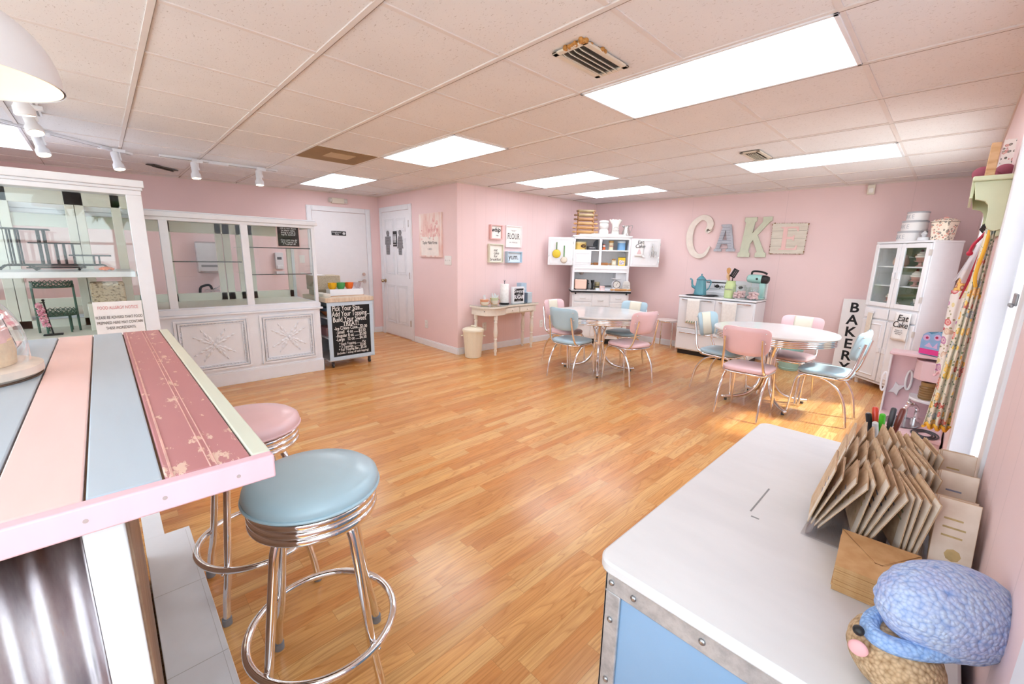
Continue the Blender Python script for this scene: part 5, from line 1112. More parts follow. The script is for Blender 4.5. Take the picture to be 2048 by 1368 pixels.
sn = hsolo('recipe_plaque', MB().prism([(-.058, 0), (.058, 0), (.062, .04), (.058, .12), (.035, .155), (-.035, .155), (-.058, .12), (-.062, .04)], -.014, 0), M('dedbd6', .5, var=.05), 'pale rounded plaque with handwriting beside the scale', 'plaque', .853, -.06, WT, bev=.004)
text('lettering', 'all you need\nis love\nand cake', .021, GREYINK, sn, (0, -.015, .075), shear=.2)
rolling_pin('rolling_pin', 'engraved honey-wood rolling pin on work top front edge', hp(.755, -.136, WT), HA, .185, .0195, WOOD, WOOD, .07)
# ================================================================ RANGE
EN = M('f1f2f6', .14, var=.01)
SX0, SX1, SYF, SYB = -1.08, -.055, 3.97, 4.40
rg = thing('kitchen_range', 'vintage white enamel range below the CAKE letters', 'stove', (0, 0, 0))
obj('range_body', MB().box(SX0, SYF+.012, .07, SX1, SYB, .845), EN, rg, bev=.006)
obj('toe_kick', MB().box(SX0+.03, SYF+.05, 0, SX1-.03, SYB-.02, .07), BLACK, rg, smooth=False)
obj('cooktop', MB().box(SX0-.008, SYF-.008, .846, SX1+.008, SYB, .872), EN, rg, bev=.008)
obj('black_seam', MB().box(SX0-.002, SYF+.004, .840, SX1+.002, SYB-.01, .847), BLACK, rg, smooth=False)
bs_ = obj('backsplash', MB().box(SX0+.06, SYB-.05, .872, SX1+.005, SYB, 1.10).box(SX0+.06, SYB-.065, .872, SX1+.005, SYB-.05, .93), EN, rg, bev=.012)
obj('vent_slot', MB().box(-.86, SYB-.053, 1.055, -.56, SYB-.048, 1.07), BLACK, bs_, smooth=False); obj('chrome_line', MB().box(SX0+.07, SYB-.053, .965, SX1-.01, SYB-.048, .969), NICKEL, bs_, smooth=False)
for x in (-.70, -.38): obj('control_knob', MB().cyl((x, SYB-.05, 1.01), (x, SYB-.08, 1.01), .026, .02, n=20).box(x-.03, SYB-.056, 1.005, x+.03, SYB-.05, 1.015), BLACK, bs_)
text('lettering', 'Vogue', .06, BLACK, bs_, (-.66, SYB-.052, 1.01), shear=.35, sx=1.3)
for x0, x1, z0, z1 in ((SX0+.012, -.565, .40, .835), (-.555, SX1-.012, .40, .835), (SX0+.012, SX1-.012, .085, .39)):
    o = obj('oven_door' if z0 > .3 else 'storage_drawer', MB().box(x0, SYF-.004, z0, x1, SYF+.014, z1), EN, rg, bev=.006)
    a, b, z = (x0+.05, x1-.03, z1-.022) if z0 > .3 else (x0+.05, x1-.2, z1-.06)
    obj('door_handle', MB().box(a, SYF-.040, z-.007, b, SYF-.030, z+.009).box(a, SYF-.034, z-.006, a+.02, SYF-.002, z+.006).box(b-.02, SYF-.034, z-.006, b, SYF-.002, z+.006), CHROME, o, bev=.003)
for x, y, r in ((-.93, 4.06, .085), (-.93, 4.24, .07), (-.70, 4.07, .07), (-.72, 4.24, .085)):
    m = MB(); P = [((r*(.25+.75*k/70))*math.cos(k*.36)+x, (r*(.25+.75*k/70))*math.sin(k*.36)+y, .879) for k in range(71)]
    m.tube(P, .0055, 6); o = obj('burner_coil', m, M('2a2a2c', .5), rg); obj('drip_pan', MB().lathe([(0, .8722), (r+.008, .8722), (r+.014, .8755), (r+.008, .876), (0, .873)], (x, y, 0), 32), M('4e4e52', .25, .8), o)
TT = .873
kt = thing('coffee_pot', 'tall teal enamel coffee pot standing on range burner', 'coffee pot', (-.85, 4.13, TT+.012), 0)
TEAL = M('5f9fae', .18, var=.05, coat=.2)
obj('pot_body', MB().lathe([(.082, 0), (.086, .01), (.083, .03), (.062, .20), (.060, .215), (0, .215)], n=36), TEAL, kt)
obj('pot_lid', MB().lathe([(.062, .215), (.064, .222), (.05, .24), (.02, .27), (.008, .275), (.010, .285), (.013, .293), (.008, .302), (0, .303)], n=30), TEAL, kt)
obj('rim_line', MB().tube([(.063*math.cos(2*PI*k/36), .063*math.sin(2*PI*k/36), .217) for k in range(36)], .0035, 6, True), BLACK, kt)
obj('spout', MB().tube(smoothpath([(-.07, -.015, .10), (-.10, -.03, .115), (-.112, -.035, .16), (-.118, -.04, .21), (-.145, -.045, .225)], 6), [.026]*3+[.02]*6+[.014]*8+[.011]*8, 10), TEAL, kt)
obj('handle', MB().tube(smoothpath([(.06, .01, .205), (.115, .03, .21), (.125, .035, .17), (.10, .03, .09), (.075, .02, .07)], 6), .008, 8), TEAL, kt)
cr = thing('utensil_crock', 'lime green utensil crock on range', 'crock', (-.44, 4.12, TT), 0)
obj('crock_body', MB().lathe([(.062, 0), (.07, .01), (.070, .175), (.06, .20), (.056, .215), (.060, .235), (.054, .235), (.05, .2), (0, .03)], n=32), M('cfe3a4', .25, var=.05), cr); text('lettering', 'kitchen', .035, GREYINK, cr, (0, -.0715, .12), shear=.3)
for nm, lab, col_, pts, bl in (('wooden_spoon', 'wooden spatula leaning in green crock', 'd9a266', [(0, .0, .04), (-.04, .01, .31)], (-.052, .012, .37)), ('slotted_turner', 'black slotted turner leaning in green crock', '1e1e20', [(0, 0, .04), (.02, -.01, .29)], (.035, -.012, .345)), ('wooden_spoon', 'pale wooden spoon at back of green crock', 'efc79a', [(0, .02, .04), (-.045, .02, .25)], (-.05, .02, .29))):
    t = thing(nm, lab, 'utensil', (-.44, 4.12, TT), 0); m = M(col_, .5, var=.1)
    obj('handle', MB().tube(pts, .007, 8), m, t); Mx = Matrix.Translation(bl) @ Matrix.Rotation(.45 if bl[0] > 0 else -.2, 4, 'Y')
    if bl[0] > 0: obj('blade', MB().box(-.036, -.003, -.065, -.006, .003, .055, Mx).box(-.002, -.003, -.065, .014, .003, .055, Mx).box(.018, -.003, -.065, .036, .003, .055, Mx).box(-.036, -.003, -.065, .036, .003, -.05, Mx).box(-.036, -.003, .045, .036, .003, .055, Mx), m, t)
    else: obj('blade', MB().ball((0, 0, 0), .03, .95, .3, 1.6), m, t) if 0 else obj('blade', MB().lathe([(.001, -.05), (.018, -.03), (.028, .0), (.026, .03), (.001, .045)], bl, 14, 1, .25), m, t)
JG = glass('jar_glass', (.96, .975, .97), 1.2)
def candy_jar(x, y, r, h, lab, n):
    t = thing('candy_jar', lab, 'jar', (x, y, TT), 0, 'glass candy jars on the range')
    obj('jar_glass', MB().lathe([(.0, .004), (r*.93, .004), (r, .015), (r, h*.82), (r*.8, h*.92), (r*.82, h), (r*.78, h), (r*.74, h*.92)], n=36), JG, t)
    rn = random.Random(n); ca2 = MB()
    for k in range(n):
        a = rn.random()*6.28; q = r*.78*rn.random()**.5; ca2.ball((q*math.cos(a), q*math.sin(a), .024+.075*rn.random()**1.4), .017, n=8, m=6)
    o = obj('marshmallows', ca2, M('f0cfd0', .6, var=.08), t); o['kind'] = 'stuff'
candy_jar(-.293, 4.055, .085, .19, 'wide glass jar of pink marshmallows before green crock', 70)
candy_jar(-.125, 4.06, .075, .17, 'smaller glass jar of pink marshmallows in front of mixer', 50)
mx = thing('stand_mixer', 'aqua vintage stand mixer with black handle on range', 'mixer', (-.135, 4.215, TT), 0)
AQ = M('a4d3cd', .2, var=.03, coat=.2)
obj('mixer_base', MB().box(-.12, -.075, .008, .10, .075, .032).box(.03, -.04, .03, .10, .04, .22), AQ, mx, bev=.012)
hd = MB().tube([(-.135, 0, .275), (-.12, 0, .275), (-.07, 0, .275), (.04, 0, .272), (.05, 0, .272)], [.03, .05, .058, .058, .054], 24); obj('motor_head', hd, AQ, mx)
obj('black_nose', MB().tube([(.05, 0, .272), (.09, 0, .268), (.125, 0, .262), (.135, 0, .26)], [.056, .056, .045, .02], 24), BLACK, mx)
obj('handle', MB().tube(smoothpath([(-.085, 0, .32), (-.08, 0, .365), (-.03, 0, .375), (.06, 0, .362), (.10, 0, .34)], 6), .013, 10), BLACK, mx)
obj('speed_dial', MB().cyl((-.0, -.056, .275), (-.0, -.062, .275), .014), BLACK, mx); obj('beaters', MB().tube([(-.07, .0, .22), (-.07, 0, .12)], .006, 6).tube([(-.07+.022*math.cos(2*PI*k/14), 0, .10+.04*math.sin(2*PI*k/14)) for k in range(14)], .003, 6, True), CHROME, mx)
bw = solo('mixing_bowl', MB().lathe([(.045, 0), (.05, .01), (.077, .08), (.085, .12), (.082, .12), (.072, .08), (0, .012)], n=36), JG, 'clear glass mixing bowl on the aqua mixer base', 'bowl', (-.208, 4.215, TT+.0345))
solo('tea_towel', MB().grid(lambda a, b: (-.09+.18*a, -.004*math.sin(a*9)*b-.004, -.36*b), 12, 10), M('f4f1ec', .9, var=.04, sc_=40), 'white tea towel with green leaf hem on range handle', 'towel', (-.845, SYF-.041, .835), solid=.005)
tl_ = [o for o in COL.objects if o.name.startswith('tea_towel')][-1]
hm = MB()
for k in range(5): hm.add([(-.07+.034*k, -.012, -.33), (-.05+.034*k, -.012, -.315), (-.058+.034*k, -.012, -.345)], [(0, 1, 2)])
for k in range(5): hm.add([(-.07+.034*k, -.012, -.345), (-.052+.034*k, -.012, -.335), (-.066+.034*k, -.012, -.355)], [(0, 1, 2)])
obj('leaf_print', hm, M('5f9a78', .8), tl_, smooth=False)
solo('tea_towel', MB().grid(lambda a, b: (-.095+.19*a, -.004*math.sin(a*11)*b-.004, -.37*b), 12, 10), M('efece8', .9, var=.06, sc_=30), 'plain grey-white tea towel on range handle behind pink chair', 'towel', (-.36, SYF-.041, .83), solid=.005)
# step stool between hoosier and range
ss = thing('low_stool', 'small chrome stool between hoosier cabinet and range', 'stool', (-1.335, 4.20, 0), .15)
obj('stool_seat', MB().lathe([(0, .435), (.15, .435), (.158, .445), (.15, .456), (0, .458)], n=32), M('eadcd6', .4), ss); obj('seat_rim', MB().tube([(.155*math.cos(2*PI*k/32), .155*math.sin(2*PI*k/32), .432) for k in range(32)], .008, 8, True), CHROME, ss)
for sx_ in (-1, 1):
    for sy_ in (-1, 1): obj('leg', MB().tube(smoothpath([(sx_*.07, sy_*.07, .428), (sx_*.108, sy_*.108, .41), (sx_*.118, sy_*.118, .34), (sx_*.13, sy_*.13, .0)], 5), .0095, 8), CHROME, ss)
# ================================================================ WHITE GLASS-DOOR CABINET
WA = Vector((1.030, 4.190, 0)); wv_ = Vector((.46, -.418, 0)); WAN = math.atan2(wv_.y, wv_.x); WW = .63; WD_ = .30; WH = 1.62
WM = Matrix.Translation(WA) @ Matrix.Rotation(WAN, 4, 'Z')
def cp(x, y, z): return WM @ Vector((x, y, z))
wc = thing('china_cabinet', 'tall narrow white cabinet with glass doors in the far window corner', 'cabinet', WA, WAN)
WC = M('f2f2f5', .38, var=.02)
b = MB(); b.box(0, 0, .06, .02, WD_, WH-.02); b.box(WW-.02, 0, .06, WW, WD_, WH-.02); b.box(.001, WD_-.015, .06, WW-.001, WD_-.001, WH-.02); b.box(-.006, -.008, WH-.022, WW+.006, WD_, WH); b.box(.002, .001, .062, WW-.002, WD_-.002, .08); b.box(.002, .001, .895, WW-.002, WD_-.002, .925)
b.box(.001, -.002, .061, WW-.001, .02, .085); b.box(.02, .0, .08, WW-.02, .012, .10); b.box(.305, 0, .08, .325, .02, WH-.02); b.box(.02, .0, .08, WW-.02, .008, .90)
obj('cabinet_case', b, WC, wc, bev=.004)
obj('back_panel', MB().box(.02, WD_-.018, .925, WW-.02, WD_-.0145, WH-.022), M('8fa37c', .6, var=.05), wc, smooth=False)
for x in (.03, WW-.03):
    for y in (.03, WD_-.03): obj('leg', MB().cyl((x, y, 0), (x, y, .06), .018, .024, n=12), WC, wc)
for z in (1.14, 1.345): obj('cabinet_shelf', MB().box(.02, .03, z, WW-.02, WD_-.018, z+.014), WC, wc, bev=.001)
for i, (x0, x1) in enumerate(((.008, .313), (.317, WW-.006))):
    o = obj('glass_door', (lambda m: m)(MB().box(x0, -.022, .918, x0+.045, -.002, 1.592).box(x1-.045, -.022, .918, x1, -.002, 1.592).box(x0+.045, -.022, .918, x1-.045, -.002, .965).box(x0+.045, -.022, 1.547, x1-.045, -.002, 1.592)), WC, wc, bev=.004)
    obj('door_glass', MB().box(x0+.04, -.013, .96, x1-.04, -.010, 1.552), CLEAR, o, smooth=False)
    lx_ = x1-.034 if i == 0 else x0+.008; obj('latch', MB().box(lx_, -.036, 1.225, lx_+.027, -.022, 1.295), WC, o, bev=.003)
    o = obj('drawer', MB().box(x0+.006, -.018, .785, x1-.006, -.002, .895), WC, wc, bev=.004)
    o = obj('lower_door', MB().box(x0+.004, -.020, .095, x1-.004, -.002, .765), WC, wc, bev=.004); m = MB()
    for a, c, z0, z1 in ((x0+.045, x1-.045, .14, .152), (x0+.045, x1-.045, .715, .727), (x0+.045, x0+.057, .14, .727), (x1-.057, x1-.045, .14, .727)): m.box(a, -.027, z0, c, -.019, z1)
    obj('door_molding', m, WC, o, bev=.003); lx_ = x1-.05 if i == 0 else x0+.012; obj('latch', MB().box(lx_, -.034, .415, lx_+.036, -.02, .475), WC, o, bev=.003)
for z in (1.03, 1.50, .68, .22): obj('hinge', MB().box(WW-.012, -.026, z-.03, WW+.003, -.004, z+.03), M('dcd8d2', .4, .3), wc, bev=.002)
def cth(name, label, cat, x, y, z, group=None, rz=0): return thing(name, label, cat, cp(x, y, z), WAN+rz, group)
def cupcake(x, y, z, s, lab):
    t = cth('toy_cupcake', lab, 'ornament', x, y, z, 'dessert ornaments in the glass cabinet')
    obj('pedestal', MB().lathe([(.035*s, 0), (.038*s, .006), (.018*s, .015), (.015*s, .045*s), (.04*s, .052*s), (.055*s, .056*s), (.055*s, .062*s), (0, .062*s)], n=24), M('d9a99c', .3), t)
    obj('cake', MB().lathe([(.036*s, .062*s), (.046*s, .10*s), (0, .10*s)], n=24, wob=lambda a, i: .05*math.sin(12*a)), M('c98f7c', .5), t)
    obj('icing', MB().lathe([(.05*s, .098*s), (.052*s, .112*s), (.038*s, .122*s), (.04*s, .134*s), (.024*s, .145*s), (.022*s, .155*s), (0, .162*s)], n=24), M('f4ebdf', .4), t)
    obj('cherry', MB().ball((0, 0, .17*s), .014*s, n=10, m=7), M('5a2420', .3), t)
def bowl(x, y, z, r, h, c, lab, word=None):
    t = solo('mixing_bowl', MB().lathe([(r*.5, 0), (r*.55, .005), (r*.9, h*.7), (r, h), (r*.96, h), (r*.85, h*.7), (0, .012)], n=32), M(c, .25, var=.03), lab, 'bowl', cp(x, y, z), (0, 0, WAN), group='bowls in the glass cabinet')
    if word: text('lettering', word, .022, GREYINK, t, (0, -r*.86-.004, h*.62), (PI/2-.35, 0, 0))
s0, s1, s2 = .926, 1.155, 1.36
t = cth('sugar_jar', 'pink lidded jar on the top shelf behind cabinet glass', 'jar', .175, .14, s2); obj('jar_body', MB().lathe([(.05, 0), (.068, .02), (.07, .05), (.052, .10), (.045, .11), (0, .11)], n=28), M('e3b49c', .25), t); obj('jar_lid', MB().lathe([(.05, .108), (.05, .118), (.02, .132), (.014, .145), (0, .15)], n=24), M('e9c2b0', .25), t)
cupcake(.41, .12, s2, .95, 'cupcake ornament on the top shelf, behind second glass door'); bowl(.545, .10, s2, .062, .10, 'f3efe9', 'white bowl at hinge edge of top cabinet shelf')
t = solo('berry_bowl', MB().lathe([(.02, 0), (.045, .02), (.05, .05), (.03, .075), (0, .08)], n=24), noisy('speckled_blue', [(.4, '2f4450'), (.55, '8fa3a6'), (.7, '35505c')], ns=90), 'speckled dark blue jar on the top cabinet shelf', 'jar', cp(.495, .20, s2))
bowl(.24, .13, s1, .085, .115, 'f4f1ec', 'white lettered bowl on the middle shelf, first glass door', 'mix'); cupcake(.40, .12, s1, 1.0, 'cupcake ornament on the middle shelf, beside door latch')
solo('salt_cellar', MB().lathe([(.02, 0), (.022, .05), (.012, .065), (0, .07)], n=16), M('e8e6e2', .2), 'tiny white shaker on middle shelf at hinge edge', 'shaker', cp(.565, .15, s1))
cupcake(.16, .12, s0, .95, 'cupcake ornament on the bottom shelf, first glass door'); cupcake(.455, .215, s0, .9, 'cupcake ornament on the bottom shelf, behind white bowl'); bowl(.532, .095, s0, .068, .105, 'f6f3ee', 'white lettered bowl on the bottom shelf, second glass door', 'stir')
solo('berry_bowl', MB().lathe([(.02, 0), (.04, .02), (.045, .05), (.028, .07), (0, .075)], n=24), noisy('speckled_teal', [(.4, '4a6a66'), (.55, '9bb3ac'), (.7, '4d6f68')], ns=90), 'speckled teal jar on the bottom cabinet shelf', 'jar', cp(.355, .22, s0)); solo('salt_cellar', MB().lathe([(.016, 0), (.018, .035), (.01, .045), (0, .05)], n=16), M('d9d3cc', .2), 'tiny glass pot on bottom shelf beside cupcake ornament', 'pot', cp(.245, .12, s0))
z = WH+.001
for k, (r, h, dx) in enumerate(((.118, .105, 0), (.105, .105, .012), (.088, .09, .028))):
    t = cth('cake_tin', ['largest white CAKE tin, bottom of the stack of three', 'middle white CAKE tin in the stack of three', 'smallest white CAKE tin on top of the stack'][k], 'tin', .235+dx, .14, z, 'stacked cake tins'); TW = M('f1efee', .3, var=.02)
    obj('tin_body', MB().lathe([(0, 0), (r, 0), (r, h*.85), (0, h*.85)], n=40), TW, t); obj('tin_lid', MB().lathe([(r+.002, h*.80), (r+.003, h-.004), (r-.004, h), (0, h)], n=40), M('b9bac0', .35), t)
    for i, chh in enumerate('CAKE'):
        a = -PI/2+(-.55+i*.33)*(.105/r)-.18; text('lettering', chh, .062*(r/.105)**.5, M('c3c4ca', .5), t, ((r+.001)*math.cos(a), (r+.001)*math.sin(a), h*.40), (PI/2, 0, a+PI/2), sx=.8)
    z += h+.0005
t = cth('snow_globe', 'snow globe with white cupcake beside the CAKE tins', 'snow globe', .435, .075, WH+.001)
obj('globe_base', MB().lathe([(0, 0), (.046, 0), (.05, .006), (.046, .03), (.04, .034), (0, .034)], n=30), WHITE, t); obj('globe_glass', MB().ball((0, 0, .072), .046, n=28, m=18), glass('globe_glass', (.93, .93, .94), 1.4), t)
obj('cupcake_figure', MB().lathe([(.016, .036), (.022, .058), (.028, .062), (.022, .075), (.012, .088), (0, .10)], n=20), M('efeff2', .4), t)
t = cth('cookie_canister', 'cream square canister with black and red baking prints', 'canister', .565, .13, WH+.001, rz=.2)
cm_ = floral('canister_print', 'f7ead9', ['3a2a26', 'c9554a', 'f7ead9', '5c4038', 'd9896c', '2a2022'], 46, 'f7ead9')
c4 = MB(); L = [[(x*s, y*s, zz) for x, y in rrect(.15, .15, .02, 4)] for s, zz in ((.86, 0), (1, .16), (1.03, .165), (1.03, .172))]; m_ = len(L[0]); c4.add([p for q in L for p in q], [(i*m_+k, i*m_+(k+1) % m_, (i+1)*m_+(k+1) % m_, (i+1)*m_+k) for i in range(3) for k in range(m_)]+[tuple(range(m_))[::-1], tuple(3*m_+k for k in range(m_))]); obj('canister_body', c4, cm_, t)
l4 = MB(); L = [[(x*s, y*s, zz) for x, y in rrect(.15, .15, .03, 4)] for s, zz in ((1.14, .172), (1.14, .178), (.85, .198), (.7, .205))]; l4.add([p for q in L for p in q], [(i*m_+k, i*m_+(k+1) % m_, (i+1)*m_+(k+1) % m_, (i+1)*m_+k) for i in range(3) for k in range(m_)]+[tuple(range(m_))[::-1], tuple(3*m_+k for k in range(m_))]); obj('canister_lid', l4, cm_, t); obj('lid_knob', MB().ball((0, 0, .213), .02, sz=.6), M('e9a89c', .3), t); obj('rim_line', MB().tube([(x*1.14, y*1.14, .174) for x, y in rrect(.15, .15, .03, 4)], .002, 5, True), BLACK, t)
et2 = solo('tea_towel', MB().grid(lambda a, b: (-.085+.17*a, -.004-.006*math.sin(a*7)*b-.01*b, -.29*b), 10, 10), M('f8f5f3', .85), 'eat cake tea towel hanging on white cabinet drawer', 'towel', cp(.505, -.034, .885), (0, 0, WAN), solid=.004)
text('lettering', 'Eat', .095, INK, et2, (0.01, -.016, -.055), shear=.2); text('lettering', 'Cake', .09, INK, et2, (0, -.020, -.125), shear=.2, sx=.9); text('lettering', 'layers of\nsweetness\nand joy', .022, GREYINK, et2, (0, -.024, -.20))
rb = solo('wooden_tag', MB().box(-.03, -.010, -.32, .03, 0, 0), M('e6dccd', .6, var=.08, sc_=30), 'long pale wooden board hanging on white cabinet drawer', 'board', cp(.115, -.032, .845), (0, .02, WAN), bev=.006); obj('hook_rail', MB().box(-.04, -.014, -.006, .04, -.0, .02), WC, rb, bev=.002)
# BAKERY board
bk_ = solo('bakery_sign', MB().box(-.12, -.014, 0, .12, 0, .955), M('f2efee', .5, var=.02), 'tall white board lettered BAKERY leaning on far wall', 'sign', (.905, 4.41, 0), (-.13, -.02, ang4-.1), bev=.002)
for i, chh in enumerate('BAKERY'): text('lettering', chh, .165, INK, bk_, (-.0, -.0148, .845-.149*i), bold=.004)
pl_ = thing('pail', 'aqua metal pail on floor behind the oval table', 'pail', (.36, 4.22, 0)); AQM = M('a9d5cf', .35, var=.05)
obj('pail_body', MB().lathe([(.105, 0), (.108, .005), (.135, .27), (.14, .275), (.132, .275), (.105, .02), (0, .012)], n=36), AQM, pl_); obj('pail_bands', MB().tube([(.112*math.cos(2*PI*k/36), .112*math.sin(2*PI*k/36), .03) for k in range(36)], .004, 6, True).tube([(.13*math.cos(2*PI*k/36), .13*math.sin(2*PI*k/36), .22) for k in range(36)], .004, 6, True), AQM, pl_); obj('bail_handle', MB().tube(smoothpath([(-.135, 0, .255), (-.10, -.08, .20), (0, -.135, .17), (.10, -.08, .20), (.135, 0, .255)], 5), .003, 6), NICKEL, pl_)
# ================================================================ WINDOW-WALL SIDE
GRN = M('d5dcb9', .4, var=.03)
GX = 1.668; GY0, GY1, GZ = .50, .95, 1.735
gs = thing('wall_shelf', 'pale green peg shelf with scrolled brackets beside window casing', 'shelf', (0, 0, 0))
obj('shelf_board', MB().box(GX-.004, GY0-.015, GZ-.02, XR-.001, GY1+.015, GZ), GRN, gs, bev=.005)
br_ = [(GX+.004, GZ-.02), (XR-.002, GZ-.02), (XR-.002, 1.525)]+[(x, z) for x, z in ((1.755, 1.518), (1.738, 1.525), (1.728, 1.545), (1.727, 1.60), (1.723, 1.622), (1.712, 1.636), (1.698, 1.641), (GX+.016, 1.645))]
for y in (GY0, GY1-.018): obj('bracket', MB().prism(br_, y, y+.018), GRN, gs, bev=.002)
obj('front_valance', MB().box(GX-.002, GY0+.018, 1.652, GX+.008, GY1-.018, GZ-.02), GRN, gs, bev=.002); obj('back_board', MB().box(XR-.012, GY0+.018, 1.50, XR-.001, GY1-.018, GZ-.02), GRN, gs, bev=.001)
for k in range(4): y = GY0+.07+.10*k; obj('peg', MB().tube(smoothpath([(XR-.012, y, 1.53), (XR-.035, y, 1.532), (XR-.05, y, 1.55)], 4), .006, 8), BLACK, gs)
wb = solo('wood_block', MB().box(-.014, -.045, 0, .014, .045, .13), noisy('pine_end', [(.3, 'c49468'), (.5, 'dcb489'), (.7, 'cfa274')], (8, 8, 30), 1.6, .6, detail=2), 'tall pine block standing on the green wall shelf', 'wood block', (1.709, .58, GZ+.001), bev=.002)
bo = thing('ribbon_bow', 'dusty rose cloth bow slumped on green shelf behind pine block', 'bow', (1.725, .72, GZ+.001)); RS = M('a85a6c', .8, var=.15)
obj('loops', MB().ball((-.035, 0, .04), .034, 1, .8, .85).ball((.028, 0, .045), .03, 1, .8, .9).ball((0, -.01, .02), .024), RS, bo); obj('tails', MB().tube(smoothpath([(0, -.02, .03), (-.04, -.04, .012), (-.052, -.05, .006)], 4), .007, 8).tube(smoothpath([(0, -.02, .03), (.02, -.05, .01), (.03, -.06, .007)], 4), .007, 8), RS, bo)
t = solo('recipe_card', MB().box(-.018, -.003, 0, .018, .003, .19), floral('card_print', 'f6efe8', ['33302f', 'c46a68', 'f6efe8', '4a4644'], 60, 'f6efe8'), 'narrow printed card standing on green shelf behind bow', 'card', (1.752, .80, GZ+.001), (-.12, 0, 0))
# aprons and cloths hung from the pegs
def drape(name, label, cat, y, top, bot, z0, z1, m, folds=7, amp=.016, hem=None, dy=.0):
    """pleated cloth: top=(xa,xb) at height z0 spreading to bot=(xa,xb) at z1"""
    def fn(a, b):
        e = b**1.25; xa = top[0]+(bot[0]-top[0])*e; xb = top[1]+(bot[1]-top[1])*e
        return (xa+(xb-xa)*a, y+dy*b+amp*(.35+.65*b)*math.sin(a*folds*PI+.7*math.sin(b*3))-.02*math.sin(PI*a), z0+(z1-z0)*b-.012*b*math.sin(a*folds*PI+1.2))
    t = solo(name, MB().grid(fn, 70, 40), m, label, cat, solid=.002)
    if hem: obj('hem_trim', MB().tube([Vector(fn(i/70, 1))+Vector((0, 0, -.004)) for i in range(71)], .0065, 6), hem, t)
    return t
YEL = M('f0b73a', .7, var=.08)
drape('apron', 'long yellow and red floral apron with yellow hem, frontmost on pegs', 'apron', .56, (1.735, 1.765), (1.684, 1.768), 1.548, .655, floral('apron_floral', 'e9e2cf', ['f2b62e', 'd2483c', 'f4cf4a', 'a9a59a', 'e9e2cf', 'd9705e', 'f2c04a', '9aa7ad'], 26, '7f9070'), 7, .016, YEL)
strap = solo('apron_tie', MB().tube(smoothpath([(1.747, .545, 1.55), (1.744, .53, 1.45), (1.737, .525, 1.38), (1.736, .525, 1.33), (1.744, .53, 1.29)], 6), .006, 8), YEL, 'bright yellow apron tie trailing over the floral apron', 'apron tie')
drape('apron', 'white apron with purple and pink flowers behind the long one', 'apron', .80, (1.676, 1.76), (1.684, 1.76), 1.262, .86, floral('purple_floral', 'f3ece6', ['b565a8', 'd9b7a0', 'f3ece6', 'c987b8', 'e9d9a0', 'f3ece6', 'cc3f55'], 24, 'a8a27c'), 5, .010, M('f0c3cb', .8))
drape('apron', 'amber print cloth peeking out above the purple-flowered apron', 'apron', .87, (1.70, 1.765), (1.676, 1.765), 1.36, 1.25, floral('amber_print', 'efc77a', ['a8361f', 'e9a13c', 'f2d9a0', 'b5552c'], 40, 'c97f3a'), 5, .008)
vl = NT('sheer_fabric'); vl.set(.7, 0, .2); vl.col('ece6ea'); vl.b.inputs['Alpha'].default_value = .62
drape('sheer_apron', 'sheer white apron with red ties on farthest peg', 'apron', .74, (1.735, 1.758), (1.672, 1.745), 1.535, 1.31, vl.m, 4, .012)
solo('ribbon_tie', MB().tube(smoothpath([(1.744, .70, 1.53), (1.728, .69, 1.50), (1.712, .69, 1.47), (1.706, .69, 1.44)], 5), .006, 8).ball((1.706, .688, 1.433), .011), M('c9304a', .6), 'short red ribbon curling over the sheer apron', 'ribbon')
solo('ribbon_tie', MB().grid(lambda a, b: (1.74-.035*b**1.2+.012*a*(.4+.6*math.sin(PI*b)), .66, 1.53-.30*b), 6, 24), M('b02038', .6), 'long dark red ribbon hanging beside sheer apron', 'ribbon', solid=.003)
# ---------------------------------------------------------------- toy kitchen
PKP = M('eccdd2', .4, var=.03)
KX0, KX1, KY0, KY1 = 1.487, 1.765, .93, 1.36
tk_ = thing('play_kitchen', 'pink wooden play kitchen with sink and shelves beside aprons', 'play kitchen', (0, 0, 0))
obj('kitchen_base', MB().box(KX0+.02, KY0+.02, .06, KX1, KY1, .455), PKP, tk_, bev=.003); obj('counter', MB().box(KX0+.0, KY0-.01, .455, KX1, KY1, .478), PKP, tk_, bev=.004)
for x in (KX0+.04, KX1-.03):
    for y in (KY0+.04, KY1-.03): obj('foot', MB().box(x-.015, y-.015, 0, x+.015, y+.015, .06), WHITE, tk_, bev=.002)
obj('back_panel', MB().box(KX0, KY1-.014, .45, KX1, KY1, .855), PKP, tk_, bev=.003); obj('top_shelf', MB().box(KX0-.006, KY1-.13, .850, KX1, KY1+.006, .868), PKP, tk_, bev=.004)
obj('side_wing', MB().prism([(0, 0)], 0, 0) if 0 else MB().box(KX0-.004, KY1-.05, .45, KX0+.006, KY1, .855), WHITE, tk_, bev=.002)
sh_ = MB().prism([(1.60, 1.36-.014), (KX1, 1.36-.014), (KX1, 1.36-.19), (1.68, 1.36-.19), (1.63, 1.36-.165), (1.603, 1.36-.12)], .60, .614, XZ); obj('curved_shelf', sh_, WHITE, tk_, bev=.002)
obj('cupboard_box', MB().prism([(1.60, 1.36-.014), (KX1, 1.36-.014), (KX1, 1.36-.17), (1.70, 1.36-.17), (1.63, 1.36-.15), (1.603, 1.36-.10)], .725, .835, XZ), PKP, tk_, bev=.002)
obj('shelf_leg', MB().box(1.603, KY1-.13, .478, 1.612, KY1-.115, .60), NICKEL, tk_, bev=.001)
for x, z in ((1.475, .66), (1.585, .69)): obj('ring_handle', MB().tube([(x+.016*math.cos(2*PI*k/20)*.8, KY1-.028, z+.06*math.sin(2*PI*k/20)) for k in range(20)], .006, 8, True), WHITE, tk_)
pts_ = []
